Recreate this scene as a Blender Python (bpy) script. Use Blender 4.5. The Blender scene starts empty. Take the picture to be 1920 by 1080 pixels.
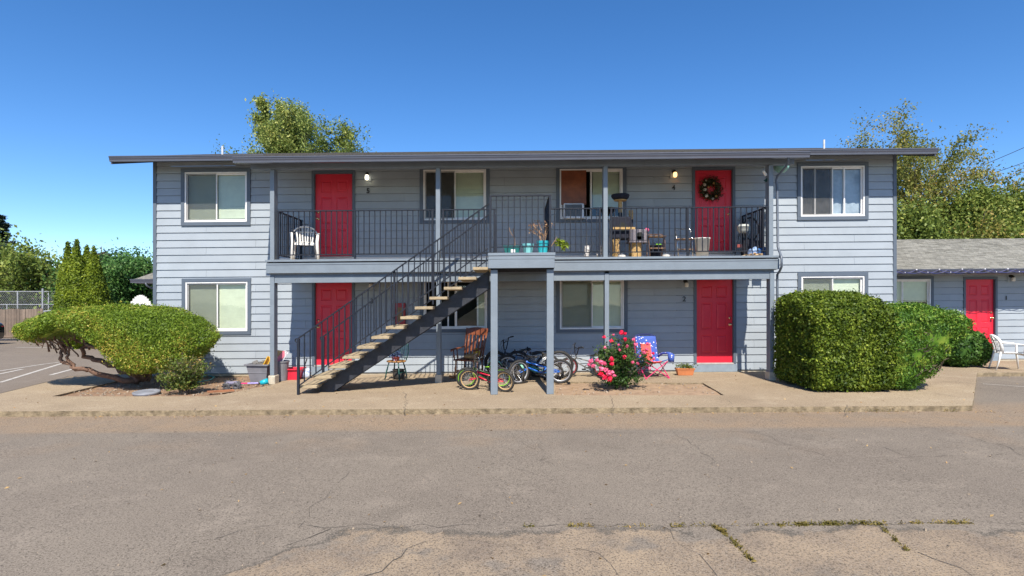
import bpy, math, random
import numpy as np
from mathutils import Vector, Matrix, noise
random.seed(7)
sc = bpy.context.scene
C = sc.collection
# ---------------------------------------------------------------- camera, sky, sun, exposure
F = 1066.67; YAW = math.radians(0.33); HZ = 567.5; ZC = 1.73; K = 0.0082
cd = bpy.data.cameras.new('camera'); cam = bpy.data.objects.new('camera', cd); C.objects.link(cam)
cd.lens = 20.0; cd.sensor_width = 36; cd.clip_start = 0.05; cd.clip_end = 3000
cd.shift_y = (HZ - 540) / 1920
cam.location = (0, 0, ZC); cam.rotation_euler = (math.pi / 2, 0, YAW)
sc.camera = cam
w = bpy.data.worlds.new('World'); sc.world = w; w.use_nodes = True
wn = w.node_tree; bg = wn.nodes['Background']
sky = wn.nodes.new('ShaderNodeTexSky'); sky.sky_type = 'NISHITA'; sky.sun_disc = False
SUND = Vector((-0.08, 1.0, -1.173)).normalized()
sky.sun_elevation = math.asin(-SUND.z); sky.sun_rotation = math.pi - 0.08
sky.altitude = 100; sky.air_density = .72; sky.dust_density = 0.12; sky.ozone_density = 2.2
hs_ = wn.nodes.new('ShaderNodeHueSaturation'); hs_.inputs['Saturation'].default_value = 1.27; hs_.inputs['Hue'].default_value = .503
wn.links.new(sky.outputs[0], hs_.inputs['Color']); wn.links.new(hs_.outputs[0], bg.inputs[0]); bg.inputs[1].default_value = 0.125
sl = bpy.data.lights.new('sun', 'SUN'); sl.energy = 4.5; sl.angle = math.radians(0.5); sl.color = (1, .93, .82)
so = bpy.data.objects.new('sun', sl); C.objects.link(so); so.rotation_euler = SUND.to_track_quat('-Z', 'Y').to_euler()
so.location = (3, -20, 30)
sc.view_settings.view_transform = 'Standard'; sc.view_settings.look = 'None'
sc.view_settings.exposure = 0.72; sc.view_settings.gamma = 1
sc.render.engine = 'CYCLES'; sc.cycles.max_bounces = 6; sc.cycles.transparent_max_bounces = 16

cy, sy = math.cos(YAW), math.sin(YAW)
def P(px, py, Y):
    """point of the level design frame seen at a photo pixel, at distance Y"""
    u = (px - 960) / F; v = (HZ - py) / F; t = Y / (cy + u * sy)
    x = t * (u * cy - sy); return Vector((x, Y, ZC + t * v - K * x))
def G(px, py, z=0.0):
    u = (px - 960) / F; v = (HZ - py) / F
    t = (z - ZC) / (v - K * (u * cy - sy))
    return Vector((t * (u * cy - sy), t * (cy + u * sy), z))
def XX(px, Y): return P(px, 500, Y).x
def ZZ(px, py, Y): return P(px, py, Y).z
W = 13.94

# ---------------------------------------------------------------- mesh builder
class MB:
    def __init__(s): s.v = []; s.f = []; s.m = []; s.mi = 0
    def add(s, vs, fs):
        b = len(s.v); s.v += [tuple(p) for p in vs]
        for f in fs: s.f.append(tuple(b + i for i in f)); s.m.append(s.mi)
        return s
    def box(s, x0, x1, y0, y1, z0, z1):
        return s.add([(x0,y0,z0),(x1,y0,z0),(x1,y1,z0),(x0,y1,z0),(x0,y0,z1),(x1,y0,z1),(x1,y1,z1),(x0,y1,z1)],
              [(0,3,2,1),(4,5,6,7),(0,1,5,4),(1,2,6,5),(2,3,7,6),(3,0,4,7)])
    def obox(s, c, sx, sy_, sz, rot=(0,0,0)):
        from mathutils import Euler
        R = Euler(rot).to_matrix(); c = Vector(c); a = []
        for z in (-1,1):
            for (x,y) in ((-1,-1),(1,-1),(1,1),(-1,1)): a.append(c + R @ Vector((x*sx/2, y*sy_/2, z*sz/2)))
        return s.add(a, [(0,3,2,1),(4,5,6,7),(0,1,5,4),(1,2,6,5),(2,3,7,6),(3,0,4,7)])
    def beam(s, a, b, wd, ht, up=(0,0,1)):
        a = Vector(a); b = Vector(b); d = (b-a).normalized(); u = Vector(up); r = d.cross(u).normalized(); u = r.cross(d)
        vs = []
        for p in (a,b):
            for (i,j) in ((-1,-1),(1,-1),(1,1),(-1,1)): vs.append(p + r*i*wd/2 + u*j*ht/2)
        return s.add(vs, [(0,3,2,1),(4,5,6,7),(0,1,5,4),(1,2,6,5),(2,3,7,6),(3,0,4,7)])
    def tube(s, path, r, n=8, caps=True, closed=False, sx=1.0, sz=1.0):
        path = [Vector(p) for p in path]; m = len(path)
        rr = r if isinstance(r, (list, tuple)) else [r]*m
        b = len(s.v); pu = None
        for i, p in enumerate(path):
            if closed: d = path[(i+1) % m] - path[i-1]
            else: d = path[min(i+1, m-1)] - path[max(i-1, 0)]
            d = d.normalized() if d.length > 1e-9 else Vector((0,0,1))
            if pu is None: pu = Vector((0,0,1)) if abs(d.z) < .95 else Vector((0,1,0))
            r_ = d.cross(pu)
            if r_.length < 1e-6: r_ = d.orthogonal()
            r_.normalize(); pu = r_.cross(d).normalized()
            for k in range(n):
                a = 2*math.pi*k/n + (math.pi/4 if n == 4 else 0)
                s.v.append(tuple(p + r_*math.cos(a)*rr[i]*sx + pu*math.sin(a)*rr[i]*sz))
        for i in range(m if closed else m-1):
            j = (i+1) % m
            for k in range(n):
                k2 = (k+1) % n
                s.f.append((b+i*n+k, b+i*n+k2, b+j*n+k2, b+j*n+k)); s.m.append(s.mi)
        if caps and not closed:
            s.f.append(tuple(b+k for k in reversed(range(n)))); s.m.append(s.mi)
            s.f.append(tuple(b+(m-1)*n+k for k in range(n))); s.m.append(s.mi)
        return s
    def cyl(s, a, b, r0, r1=None, n=12): return s.tube([a,b], [r0, r0 if r1 is None else r1], n)
    def torus(s, c, ax, R, r, n=24, k=6, sx=1, sz=1):
        ax = Vector(ax).normalized(); u = ax.orthogonal().normalized(); v = ax.cross(u); c = Vector(c)
        b = len(s.v)
        for i in range(n):
            a = 2*math.pi*i/n; d = u*math.cos(a) + v*math.sin(a)
            for j in range(k):
                t = 2*math.pi*j/k; s.v.append(tuple(c + d*(R + r*sx*math.cos(t)) + ax*r*sz*math.sin(t)))
        for i in range(n):
            for j in range(k):
                s.f.append((b+i*k+j, b+((i+1)%n)*k+j, b+((i+1)%n)*k+(j+1)%k, b+i*k+(j+1)%k)); s.m.append(s.mi)
        return s
    def lathe(s, c, prof, n=16, sx=1, sy_=1):
        c = Vector(c); b = len(s.v)
        for (r,z) in prof:
            for k in range(n):
                a = 2*math.pi*k/n; s.v.append((c.x + r*sx*math.cos(a), c.y + r*sy_*math.sin(a), c.z + z))
        for i in range(len(prof)-1):
            for k in range(n):
                s.f.append((b+i*n+k, b+i*n+(k+1)%n, b+(i+1)*n+(k+1)%n, b+(i+1)*n+k)); s.m.append(s.mi)
        return s
    def ball(s, c, r, n=8, sx=1, sy_=1, sz=1):
        c = Vector(c); pr = []
        for i in range(n+1):
            a = -math.pi/2 + math.pi*i/n; pr.append((max(1e-4, r*math.cos(a)), r*sz*math.sin(a)))
        return s.lathe(c, pr, n*2, sx, sy_)
    def prism(s, poly, y0, y1):          # poly in (x,z)
        n = len(poly); vs = [(x,y0,z) for x,z in poly] + [(x,y1,z) for x,z in poly]
        fs = [tuple(range(n)), tuple(reversed(range(n,2*n)))] + [(i, i+n, (i+1)%n+n, (i+1)%n) for i in range(n)]
        return s.add(vs, fs)
    def slab(s, poly, z0, z1):           # poly in (x,y)
        n = len(poly); vs = [(x,y,z0) for x,y in poly] + [(x,y,z1) for x,y in poly]
        fs = [tuple(reversed(range(n))), tuple(range(n,2*n))] + [(i,(i+1)%n,(i+1)%n+n,i+n) for i in range(n)]
        return s.add(vs, fs)
    def move(s, M):
        s.v = [tuple(M @ Vector(p)) for p in s.v]; return s
    def build(s, name, mats, parent=None, origin=None, bevel=0, smooth=False, seg=1, kind=None):
        if not isinstance(mats, (list, tuple)): mats = [mats]
        me = bpy.data.meshes.new(name)
        vs = s.v
        if origin is not None:
            o = Vector(origin); vs = [(x-o.x, y-o.y, z-o.z + K*(x-o.x)) for x,y,z in vs]
        me.from_pydata(vs, [], s.f)
        for m in mats: me.materials.append(m)
        if len(mats) > 1: me.polygons.foreach_set('material_index', s.m)
        ob = bpy.data.objects.new(name, me); C.objects.link(ob)
        if parent: ob.parent = parent
        elif origin is not None: ob.location = origin
        if bevel:
            md = ob.modifiers.new('b', 'BEVEL'); md.width = bevel; md.segments = seg; md.limit_method = 'ANGLE'; md.angle_limit = .6
        if smooth: me.polygons.foreach_set('use_smooth', [True]*len(me.polygons))
        me.update()
        if kind: ob['kind'] = kind
        return ob
def arc(c, r, a0, a1, n, ax='xz'):
    out = []
    for i in range(n+1):
        a = a0 + (a1-a0)*i/n; p, q = r*math.cos(a), r*math.sin(a)
        if ax == 'xz': out.append(Vector((c[0]+p, c[1], c[2]+q)))
        elif ax == 'yz': out.append(Vector((c[0], c[1]+p, c[2]+q)))
        else: out.append(Vector((c[0]+p, c[1]+q, c[2])))
    return out
def tag(o, label=None, cat=None, group=None, kind=None):
    if label: o['label'] = label
    if cat: o['category'] = cat
    if group: o['group'] = group
    if kind: o['kind'] = kind
    return o
def thing(name, label, cat, loc=(0,0,0), rotz=0, group=None):
    o = bpy.data.objects.new(name, None); C.objects.link(o); o.location = loc; o.rotation_euler = (0,0,rotz)
    o.empty_display_size = .1
    return tag(o, label, cat, group)
def copy_tree(o, parent=None):
    c = o.copy(); C.objects.link(c); c.parent = parent
    for ch in list(o.children): copy_tree(ch, c)
    return c

# ---------------------------------------------------------------- materials
def nn(nt, t, **kw):
    n = nt.nodes.new(t)
    for k, v in kw.items():
        if k in ('op',): n.operation = v
        elif k.startswith('i_'): n.inputs[k[2:].replace('_', ' ')].default_value = v
        elif k.startswith('n'): n.inputs[int(k[1:])].default_value = v
    return n
def rgba(c): return (c[0], c[1], c[2], 1)
MC = {}
def pm(name, col, rough=.6, var=.08, scale=6., bump=0., bscale=60., metal=0., spec=.5, col2=None, island=0., coat=0.):
    """principled with two octaves of tone variation, optional bump and per-piece tint"""
    if name in MC: return MC[name]
    m = bpy.data.materials.new(name); m.use_nodes = True; nt = m.node_tree; b = nt.nodes['Principled BSDF']; L = nt.links.new
    tc = nn(nt, 'ShaderNodeTexCoord')
    no = nn(nt, 'ShaderNodeTexNoise', i_Scale=scale, i_Detail=6., i_Roughness=.65); L(tc.outputs['Object'], no.inputs['Vector'])
    mr = nn(nt, 'ShaderNodeMapRange'); L(no.outputs[0], mr.inputs[0])
    mr.inputs[1].default_value = .3; mr.inputs[2].default_value = .7
    mx = nn(nt, 'ShaderNodeMix'); mx.data_type = 'RGBA'; L(mr.outputs[0], mx.inputs[0])
    c2 = col2 or tuple(max(0, c*(1-2*var)) for c in col)
    mx.inputs[6].default_value = rgba(c2); mx.inputs[7].default_value = rgba(tuple(min(1, c*(1+var)) for c in col))
    out = mx.outputs[2]
    if island:
        ge = nn(nt, 'ShaderNodeNewGeometry'); hs = nn(nt, 'ShaderNodeHueSaturation')
        m2 = nn(nt, 'ShaderNodeMapRange'); m2.inputs[3].default_value = 1-island; m2.inputs[4].default_value = 1+island
        L(ge.outputs['Random Per Island'], m2.inputs[0]); L(m2.outputs[0], hs.inputs['Value']); L(out, hs.inputs['Color']); out = hs.outputs[0]
    L(out, b.inputs['Base Color'])
    b.inputs['Roughness'].default_value = rough; b.inputs['Metallic'].default_value = metal
    b.inputs['Specular IOR Level'].default_value = spec; b.inputs['Coat Weight'].default_value = coat
    if bump:
        n2 = nn(nt, 'ShaderNodeTexNoise', i_Scale=bscale, i_Detail=4.); L(tc.outputs['Object'], n2.inputs['Vector'])
        bp = nn(nt, 'ShaderNodeBump', i_Strength=bump, i_Distance=.02); L(n2.outputs[0], bp.inputs['Height']); L(bp.outputs[0], b.inputs['Normal'])
    MC[name] = m; return m
def leafm(name, c1, c2, c3=None, trans=.3, rough=.45, patch=1.2, gain=1.):
    if name in MC: return MC[name]
    c1, c2, c3 = [None if c is None else tuple(min(.95, x*gain) for x in c) for c in (c1, c2, c3)]; rough = max(rough, .5)
    m = bpy.data.materials.new(name); m.use_nodes = True; nt = m.node_tree; b = nt.nodes['Principled BSDF']; L = nt.links.new
    ge = nn(nt, 'ShaderNodeNewGeometry'); tc = nn(nt, 'ShaderNodeTexCoord')
    no = nn(nt, 'ShaderNodeTexNoise', i_Scale=patch, i_Detail=3.); L(tc.outputs['Object'], no.inputs['Vector'])
    ad = nn(nt, 'ShaderNodeMath', op='MULTIPLY_ADD', n1=.55); L(ge.outputs['Random Per Island'], ad.inputs[0])
    m2 = nn(nt, 'ShaderNodeMapRange', n1=.3, n2=.7, n3=0., n4=.5); L(no.outputs[0], m2.inputs[0]); L(m2.outputs[0], ad.inputs[2])
    cr = nn(nt, 'ShaderNodeValToRGB'); L(ad.outputs[0], cr.inputs[0])
    cr.color_ramp.elements[0].color = rgba(c1); cr.color_ramp.elements[1].color = rgba(c3 or c2)
    cr.color_ramp.elements[0].position = .1; cr.color_ramp.elements[1].position = .98
    e = cr.color_ramp.elements.new(.68 if c3 else .6); e.color = rgba(c2)
    L(cr.outputs[0], b.inputs['Base Color']); b.inputs['Roughness'].default_value = rough; b.inputs['Specular IOR Level'].default_value = .25
    tr = nn(nt, 'ShaderNodeBsdfTranslucent'); L(cr.outputs[0], tr.inputs[0])
    mx = nn(nt, 'ShaderNodeMixShader', n0=trans); L(b.outputs[0], mx.inputs[1]); L(tr.outputs[0], mx.inputs[2])
    L(mx.outputs[0], nt.nodes['Material Output'].inputs[0])
    MC[name] = m; return m
def glassm(name, tint=(.9,.95,.95), refl=.9, alpha=1.0):
    if name in MC: return MC[name]
    m = bpy.data.materials.new(name); m.use_nodes = True; nt = m.node_tree; L = nt.links.new
    nt.nodes.remove(nt.nodes['Principled BSDF'])
    tr = nn(nt, 'ShaderNodeBsdfTransparent'); tr.inputs[0].default_value = rgba(tint)
    gl = nn(nt, 'ShaderNodeBsdfGlossy'); gl.inputs['Roughness'].default_value = .015
    tc = nn(nt, 'ShaderNodeTexCoord'); no = nn(nt, 'ShaderNodeTexNoise', i_Scale=1.6, i_Detail=1.); L(tc.outputs['Object'], no.inputs[0])
    bp = nn(nt, 'ShaderNodeBump', i_Strength=.15, i_Distance=.02); L(no.outputs[0], bp.inputs['Height']); L(bp.outputs[0], gl.inputs['Normal'])
    fr = nn(nt, 'ShaderNodeLayerWeight', i_Blend=.5); pw = nn(nt, 'ShaderNodeMath', op='POWER', n1=4.); L(fr.outputs['Facing'], pw.inputs[0]); ml = nn(nt, 'ShaderNodeMath', op='MULTIPLY_ADD', n1=.85, n2=.07); L(pw.outputs[0], ml.inputs[0])
    mx = nn(nt, 'ShaderNodeMixShader'); L(ml.outputs[0], mx.inputs[0]); L(tr.outputs[0], mx.inputs[1]); L(gl.outputs[0], mx.inputs[2])
    L(mx.outputs[0], nt.nodes['Material Output'].inputs[0]); MC[name] = m; return m
def screenm(name, col=(.05,.05,.05), op=.45):
    if name in MC: return MC[name]
    m = bpy.data.materials.new(name); m.use_nodes = True; nt = m.node_tree; L = nt.links.new; b = nt.nodes['Principled BSDF']
    b.inputs['Base Color'].default_value = rgba(col); b.inputs['Roughness'].default_value = .7
    tr = nn(nt, 'ShaderNodeBsdfTransparent'); mx = nn(nt, 'ShaderNodeMixShader', n0=op)
    L(tr.outputs[0], mx.inputs[1]); L(b.outputs[0], mx.inputs[2]); L(mx.outputs[0], nt.nodes['Material Output'].inputs[0]); MC[name] = m; return m
def emitm(name, col, s):
    m = bpy.data.materials.new(name); m.use_nodes = True; b = m.node_tree.nodes['Principled BSDF']
    b.inputs['Base Color'].default_value = rgba(col); b.inputs['Emission Color'].default_value = rgba(col); b.inputs['Emission Strength'].default_value = s; return m

# ---------------------------------------------------------------- leaf meshes and clipped shrubs
def leafmesh(name, Pn, size, m, parent=None, N=None, jit=.9, asp=.55, seed=1, svar=.4, hang=0.):
    r = np.random.default_rng(seed); n = len(Pn); Pn = np.asarray(Pn, float)
    if N is None: N = r.normal(size=(n,3))
    else: N = np.asarray(N) + r.normal(size=(n,3))*jit
    N /= np.linalg.norm(N, axis=1)[:,None] + 1e-9
    T = r.normal(size=(n,3)); T[:,2] -= hang; T -= (T*N).sum(1)[:,None]*N; T /= np.linalg.norm(T, axis=1)[:,None] + 1e-9
    B = np.cross(N, T); s = size*(1 + svar*(r.random(n)*2-1)); s = s[:,None]
    V = np.stack([Pn - T*s*.5, Pn + B*s*asp*.5 + N*s*.1, Pn + T*s*.5, Pn - B*s*asp*.5 + N*s*.1], 1).reshape(-1,3)
    me = bpy.data.meshes.new(name); me.vertices.add(4*n); me.vertices.foreach_set('co', V.ravel())
    me.loops.add(4*n); me.loops.foreach_set('vertex_index', np.arange(4*n)); me.polygons.add(n)
    me.polygons.foreach_set('loop_start', np.arange(0, 4*n, 4)); me.update(calc_edges=True); me.validate()
    me.materials.append(m); o = bpy.data.objects.new(name, me); C.objects.link(o)
    if parent: o.parent = parent
    return o
def cubesphere(n, e, deform):
    vs = []; fs = []
    for ax in range(3):
        for sg in (-1, 1):
            b = len(vs)
            for i in range(n+1):
                for j in range(n+1):
                    u = math.tan((-1+2*i/n)*math.pi/4); v = math.tan((-1+2*j/n)*math.pi/4)
                    p = [0,0,0]; p[ax] = sg; p[(ax+1)%3] = u*sg; p[(ax+2)%3] = v
                    l = (abs(p[0])**e + abs(p[1])**e + abs(p[2])**e)**(1/e)
                    vs.append(Vector(deform(p[0]/l, p[1]/l, p[2]/l)))
            for i in range(n):
                for j in range(n):
                    a = b+i*(n+1)+j; fs.append((a, a+n+1, a+n+2, a+1))
    return vs, fs
def surf_sample(vs, fs, n, seed):
    r = np.random.default_rng(seed); V = np.array([tuple(v) for v in vs]); Q = np.array(fs)
    a, b, c, d = V[Q[:,0]], V[Q[:,1]], V[Q[:,2]], V[Q[:,3]]
    nr = np.cross(c-a, d-b); ar = np.linalg.norm(nr, axis=1); nr /= ar[:,None] + 1e-9
    k = r.choice(len(Q), n, p=ar/ar.sum()); u = r.random(n)[:,None]; v = r.random(n)[:,None]
    p = (a[k]*(1-u) + b[k]*u)*(1-v) + (d[k]*(1-u) + c[k]*u)*v
    return p, nr[k]
def clipped(name, label, cat, loc, deform, e, n, size, m, seed=1, lump=.04, lsc=3., depth=.05, core=.93, group=None, jit=.8, asp=.6, cz=0, res=20, hole=None):
    """clipped bush: leaves through the outer layer of a lumpy surface"""
    t = thing(name, label, cat, loc, 0, group)
    vs, fs = cubesphere(res, e, deform)
    P_, N_ = surf_sample(vs, fs, n, seed); r = np.random.default_rng(seed+5)
    cen = np.mean([tuple(v) for v in vs], axis=0)
    if (N_*(P_-cen)).sum() < 0: N_ = -N_
    dsp = np.array([noise.noise(Vector(p)*lsc) for p in P_])*lump*2 + np.array([noise.noise(Vector(p)*lsc*3.3+Vector((9,9,9))) for p in P_])*lump
    stray = (r.random(n) < .025)*r.random(n)*.07; P2 = P_ + N_*(dsp - r.random(n)**1.5*depth*(stray == 0) + stray)[:,None]
    if hole is not None:
        k = np.array([not hole(p) for p in P2]); P2 = P2[k]; N_ = N_[k]
    leafmesh('foliage', P2, size, m, t, N_, jit, asp, seed, svar=.5)
    mb = MB(); cv = [Vector(cen) + (v-Vector(cen))*core for v in vs]; mb.add(cv, fs); mb.build('inner_growth', m, t)
    return t
# ---------------------------------------------------------------- palette
SIDE = pm('siding_paint', (.315,.352,.388), .62, .05, 1.3, .12, 90, island=.03)
TRIM = pm('trim_paint', (.095,.12,.155), .6, .05, 2, .05, 60)
LTRIM = pm('light_trim_paint', (.18,.215,.25), .55, .06, 3, .15, 40)
GUT = pm('gutter_paint', (.085,.09,.115), .35, .05, 3)
SOFF = pm('soffit_paint', (.26,.28,.31), .7, .05, 2)
WHITE = pm('white_vinyl', (.8,.78,.77), .4, .04, 4)
IRON = pm('iron_paint', (.016,.02,.03), .55, .15, 12, .1, 60, spec=.25)
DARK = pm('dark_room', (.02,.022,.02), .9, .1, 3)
BLIND = pm('blind', (.60,.62,.46), .6, .05, 5)
RED = pm('red_door_paint', (.66,.018,.042), .42, .05, 1.5, .05, 30)
BRASS = pm('brass', (.8,.62,.35), .25, .1, 8, metal=1.)
SHING = None
CONC = pm('pier_concrete', (.52,.46,.36), .9, .12, 14, .4, 90)
GLASS = glassm('window_glass')
SCREEN = screenm('insect_screen', (.09,.09,.085), .42)
BLACK = pm('black_plastic', (.02,.02,.022), .45, .2, 10)
# ---------------------------------------------------------------- ground sheets
def groundm(name, base, dark, light, speck, stain, kind='road'):
    m = bpy.data.materials.new(name); m.use_nodes = True; nt = m.node_tree; b = nt.nodes['Principled BSDF']; L = nt.links.new
    tc = nn(nt, 'ShaderNodeTexCoord'); O = tc.outputs['Object']
    def noi(s, d=5., r=.6, dist=0.):
        n = nn(nt, 'ShaderNodeTexNoise', i_Scale=s, i_Detail=d, i_Roughness=r, i_Distortion=dist); L(O, n.inputs['Vector']); return n.outputs[0]
    def rng(x, a, b_, c=0., d=1.):
        n = nn(nt, 'ShaderNodeMapRange', n1=a, n2=b_, n3=c, n4=d); L(x, n.inputs[0]); return n.outputs[0]
    def mix(f, a, b_):
        n = nn(nt, 'ShaderNodeMix'); n.data_type = 'RGBA'
        if isinstance(f, float): n.inputs[0].default_value = f
        else: L(f, n.inputs[0])
        for i, c in ((6, a), (7, b_)):
            if isinstance(c, tuple): n.inputs[i].default_value = rgba(c)
            else: L(c, n.inputs[i])
        return n.outputs[2]
    def mth(op, a, b_=None, c=None):
        n = nn(nt, 'ShaderNodeMath', op=op)
        for i, v in enumerate((a, b_, c)):
            if v is None: continue
            if isinstance(v, (int, float)): n.inputs[i].default_value = v
            else: L(v, n.inputs[i])
        return n.outputs[0]
    sp = nn(nt, 'ShaderNodeSeparateXYZ'); L(O, sp.inputs[0]); X, Y = sp.outputs[0], sp.outputs[1]
    col = mix(rng(noi(.35, 6.), .35, .65), base, stain)
    col = mix(mth('MULTIPLY', rng(noi(1.7, 6., .7), .52, .75), .5), col, light)
    col = mix(mth('MULTIPLY', rng(noi(.8, 5., .6, .6), .55, .75), .35), col, dark)
    if kind == 'road':
        # tan dust washed along the kerb
        d = mth('ADD', rng(Y, 8.05, 8.25), 0.); d2 = mth('MULTIPLY', d, rng(noi(1.3, 6., .7), .3, .62, .35, .9))
        d2 = mth('MULTIPLY', d2, rng(Y, 10.2, 9.6)); col = mix(d2, col, (.30,.21,.13))
        d = mth('MULTIPLY', mth('SUBTRACT', 1., rng(mth('ABSOLUTE', mth('SUBTRACT', Y, 7.6)), 0., 1.1)), rng(noi(.9, 5.), .5, .68, 0., .55)); col = mix(d, col, (.265,.19,.125))
        # old broken surface in front of the seam
        edge = mth('ADD', mth('MULTIPLY', mth('SUBTRACT', noi(1.9, 6., .7), .5), .75), 4.53)
        edge = mth('SUBTRACT', edge, mth('MULTIPLY', mth('MAXIMUM', mth('SUBTRACT', -1.4, X), 0.), 1.2))
        pm_ = mth('MULTIPLY', mth('LESS_THAN', Y, edge), rng(noi(1.1, 5., .65), .40, .46, .0, 1.))
        old = mix(rng(noi(1.6, 6., .7), .35, .65), (.35,.265,.175), (.20,.155,.115))
        ch = nn(nt, 'ShaderNodeTexVoronoi', i_Scale=48.); L(O, ch.inputs['Vector'])
        old = mix(rng(ch.outputs['Distance'], .12, .3, .65, 0.), old, (.12,.10,.08))
        col = mix(pm_, col, old)
        rim = mth('MULTIPLY', mth('SUBTRACT', 1., rng(mth('ABSOLUTE', mth('SUBTRACT', Y, edge)), 0.01, .06)), rng(noi(3., 4.), .38, .46, 0., .9)); col = mix(rim, col, (.10,.088,.072))
    # aggregate speckle
    v = nn(nt, 'ShaderNodeTexVoronoi', i_Scale=85. if kind == 'road' else 120.); L(O, v.inputs['Vector'])
    s1 = mth('MULTIPLY', rng(noi(60., 3., .8), .50, .64), speck); col = mix(s1, col, dark)
    s2 = mth('MULTIPLY', rng(noi(95., 2., .8), .53, .64), speck*.8); col = mix(s2, col, light)
    pit = mth('MULTIPLY', mth('GREATER_THAN', noi(26., 3., .8), .64), .7); col = mix(pit, col, dark)
    L(col, b.inputs['Base Color']); b.inputs['Roughness'].default_value = .9; b.inputs['Specular IOR Level'].default_value = .25
    bp = nn(nt, 'ShaderNodeBump', i_Strength=.5, i_Distance=.006); h = mth('ADD', noi(70., 4., .75), mth('MULTIPLY', noi(4., 5.), 1.5)); L(h, bp.inputs['Height']); L(bp.outputs[0], b.inputs['Normal'])
    return m
ROAD = groundm('asphalt', (.222,.187,.147), (.055,.045,.036), (.34,.285,.225), .95, (.18,.15,.12))
LOT = groundm('lot_asphalt', (.20,.163,.13), (.055,.047,.04), (.27,.235,.20), .7, (.22,.18,.14), 'lot')
SLAB = groundm('pavement_concrete', (.365,.282,.185), (.13,.095,.06), (.52,.43,.31), .9, (.28,.21,.14), 'slab')
SOIL = pm('soil', (.26,.165,.10), .95, .3, 5, 1., 35, col2=(.17,.105,.065))
GRND = pm('earth', (.12,.12,.06), .95, .3, .3, .3, 4)
PAINT = pm('road_paint', (.55,.52,.47), .7, .2, 9, .2, 60, col2=(.27,.24,.20))
def sheet(name, poly, z, m, kind='structure', grid=None):
    mb = MB(); mb.add([(x,y,z) for x,y in poly], [tuple(range(len(poly)))]); o = mb.build(name, m, origin=(0,0,0)); o['kind'] = kind; return o
sheet('ground', [(-500,-200),(500,-200),(500,900),(-500,900)], -.16, GRND)
g = lambda px, py, z=0.: tuple(G(px, py, z)[:2])
sheet('road', [(-70,-30),(70,-30),(70,60),(-70,60)], -.09, ROAD)
# the slab, its kerb, and planting beds as raised pieces
k0 = G(0, 771.5); k1 = G(1843, 760.5)
def kerbY(x): return k0.y + (k1.y-k0.y)*(x-k0.x)/(k1.x-k0.x)
KL = -14.0
bedL = [g(98,743), g(400,743), g(455,732), g(512,721), (XX(470,13.9), 13.9), (XX(292,13.9), 13.9), (XX(240,13.5), 13.5)]
bedC = [g(1041,741), g(1358,741), g(1318,718), g(1041,716)]
rend = g(1843,765); rb = g(1832,699)
slabpoly = [(KL, kerbY(KL)), (rend[0], kerbY(rend[0])), rb, (30, rb[1]), (30,16.3), (9.3,16.3), (9.3,13.93), (XX(288,13.93),13.93), (XX(300,14.6),14.6), g(288,700), g(130,706), g(0,738), (KL, 10.0)]
KERB = pm('dirty_kerb', (.27,.21,.13), .95, .35, 9, 1., 45, col2=(.10,.075,.045))
# subtract beds: triangulate with holes by mathutils
from mathutils.geometry import tessellate_polygon, delaunay_2d_cdt
def holes(outer, hs, z, zh, name, m, depth):
    # dense edge for worn kerb nose
    def dens(poly, step=.35):
        o = []
        for i, p in enumerate(poly):
            q = poly[(i+1) % len(poly)]; n = max(1, int(math.dist(p,q)/step))
            for k in range(n): o.append((p[0]+(q[0]-p[0])*k/n, p[1]+(q[1]-p[1])*k/n))
        return o
    lo = [dens(outer)] + [dens(h) for h in hs]
    lo = [[(x + .012*noise.noise(Vector((x*3,y*3,0))), y + .014*noise.noise(Vector((x*3,y*3,5)))) for x,y in l] for l in lo]
    tri = tessellate_polygon([[Vector((x,y,0)) for x,y in l] for l in lo])
    flat = [p for l in lo for p in l]
    mb = MB(); n = len(flat)
    mb.add([(x,y,z) for x,y in flat], [t if (Vector(flat[t[1]])-Vector(flat[t[0]])).to_3d().cross((Vector(flat[t[2]])-Vector(flat[t[0]])).to_3d()).z > 0 else t[::-1] for t in tri])
    b = 0
    for l in lo:
        k = len(l); vs = [(x,y,z) for x,y in l] + [(x - (0), y, z-depth) for x,y in l]
        mb.mi = 1; mb.add(vs, [(i, i+k, (i+1)%k+k, (i+1)%k) for i in range(k)]); mb.mi = 0; b += k
    return mb.build(name, [m, KERB], origin=(0,0,0), kind='structure')
holes(slabpoly, [bedL[:4] + [(bedL[3][0]-.05, 13.85)] + [(bedL[5][0], 13.85), bedL[6]], bedC], 0., 0., 'pavement', SLAB, .1)
# lumpy soil in the beds
def soil(name, x0, x1, y0, y1, z, amp, n=46, m=None):
    mb = MB(); vs = []
    for i in range(n+1):
        for j in range(n+1):
            x = x0+(x1-x0)*i/n; y = y0+(y1-y0)*j/n
            h = amp*(noise.noise(Vector((x*1.3,y*1.3,1)))+.5*noise.noise(Vector((x*5,y*5,2)))+.3*noise.noise(Vector((x*14,y*14,3))))
            vs.append((x,y,z+h))
    mb.add(vs, [(i*(n+1)+j, (i+1)*(n+1)+j, (i+1)*(n+1)+j+1, i*(n+1)+j+1) for i in range(n) for j in range(n)])
    o = mb.build(name, m or SOIL, origin=(0,0,0), smooth=True); o['kind'] = 'structure'
soil('planting_bed', -9.4, -4.8, 10.6, 13.92, -.035, .022); soil('planting_bed', .6, 4.4, 10.5, 12.5, -.03, .014, m=pm('dry_soil', (.34,.235,.15), .95, .2, 5, .8, 35, col2=(.24,.16,.10)))
sheet('parking_lot', [(-70,10.2),g(-400,760,-.012),g(0,738,-.012),g(130,706,-.012),g(288,700,-.012),(XX(288,14.6)+2,14.6),(-5.,22),(-5.,50),(-70,50)], -.006, LOT)
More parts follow.
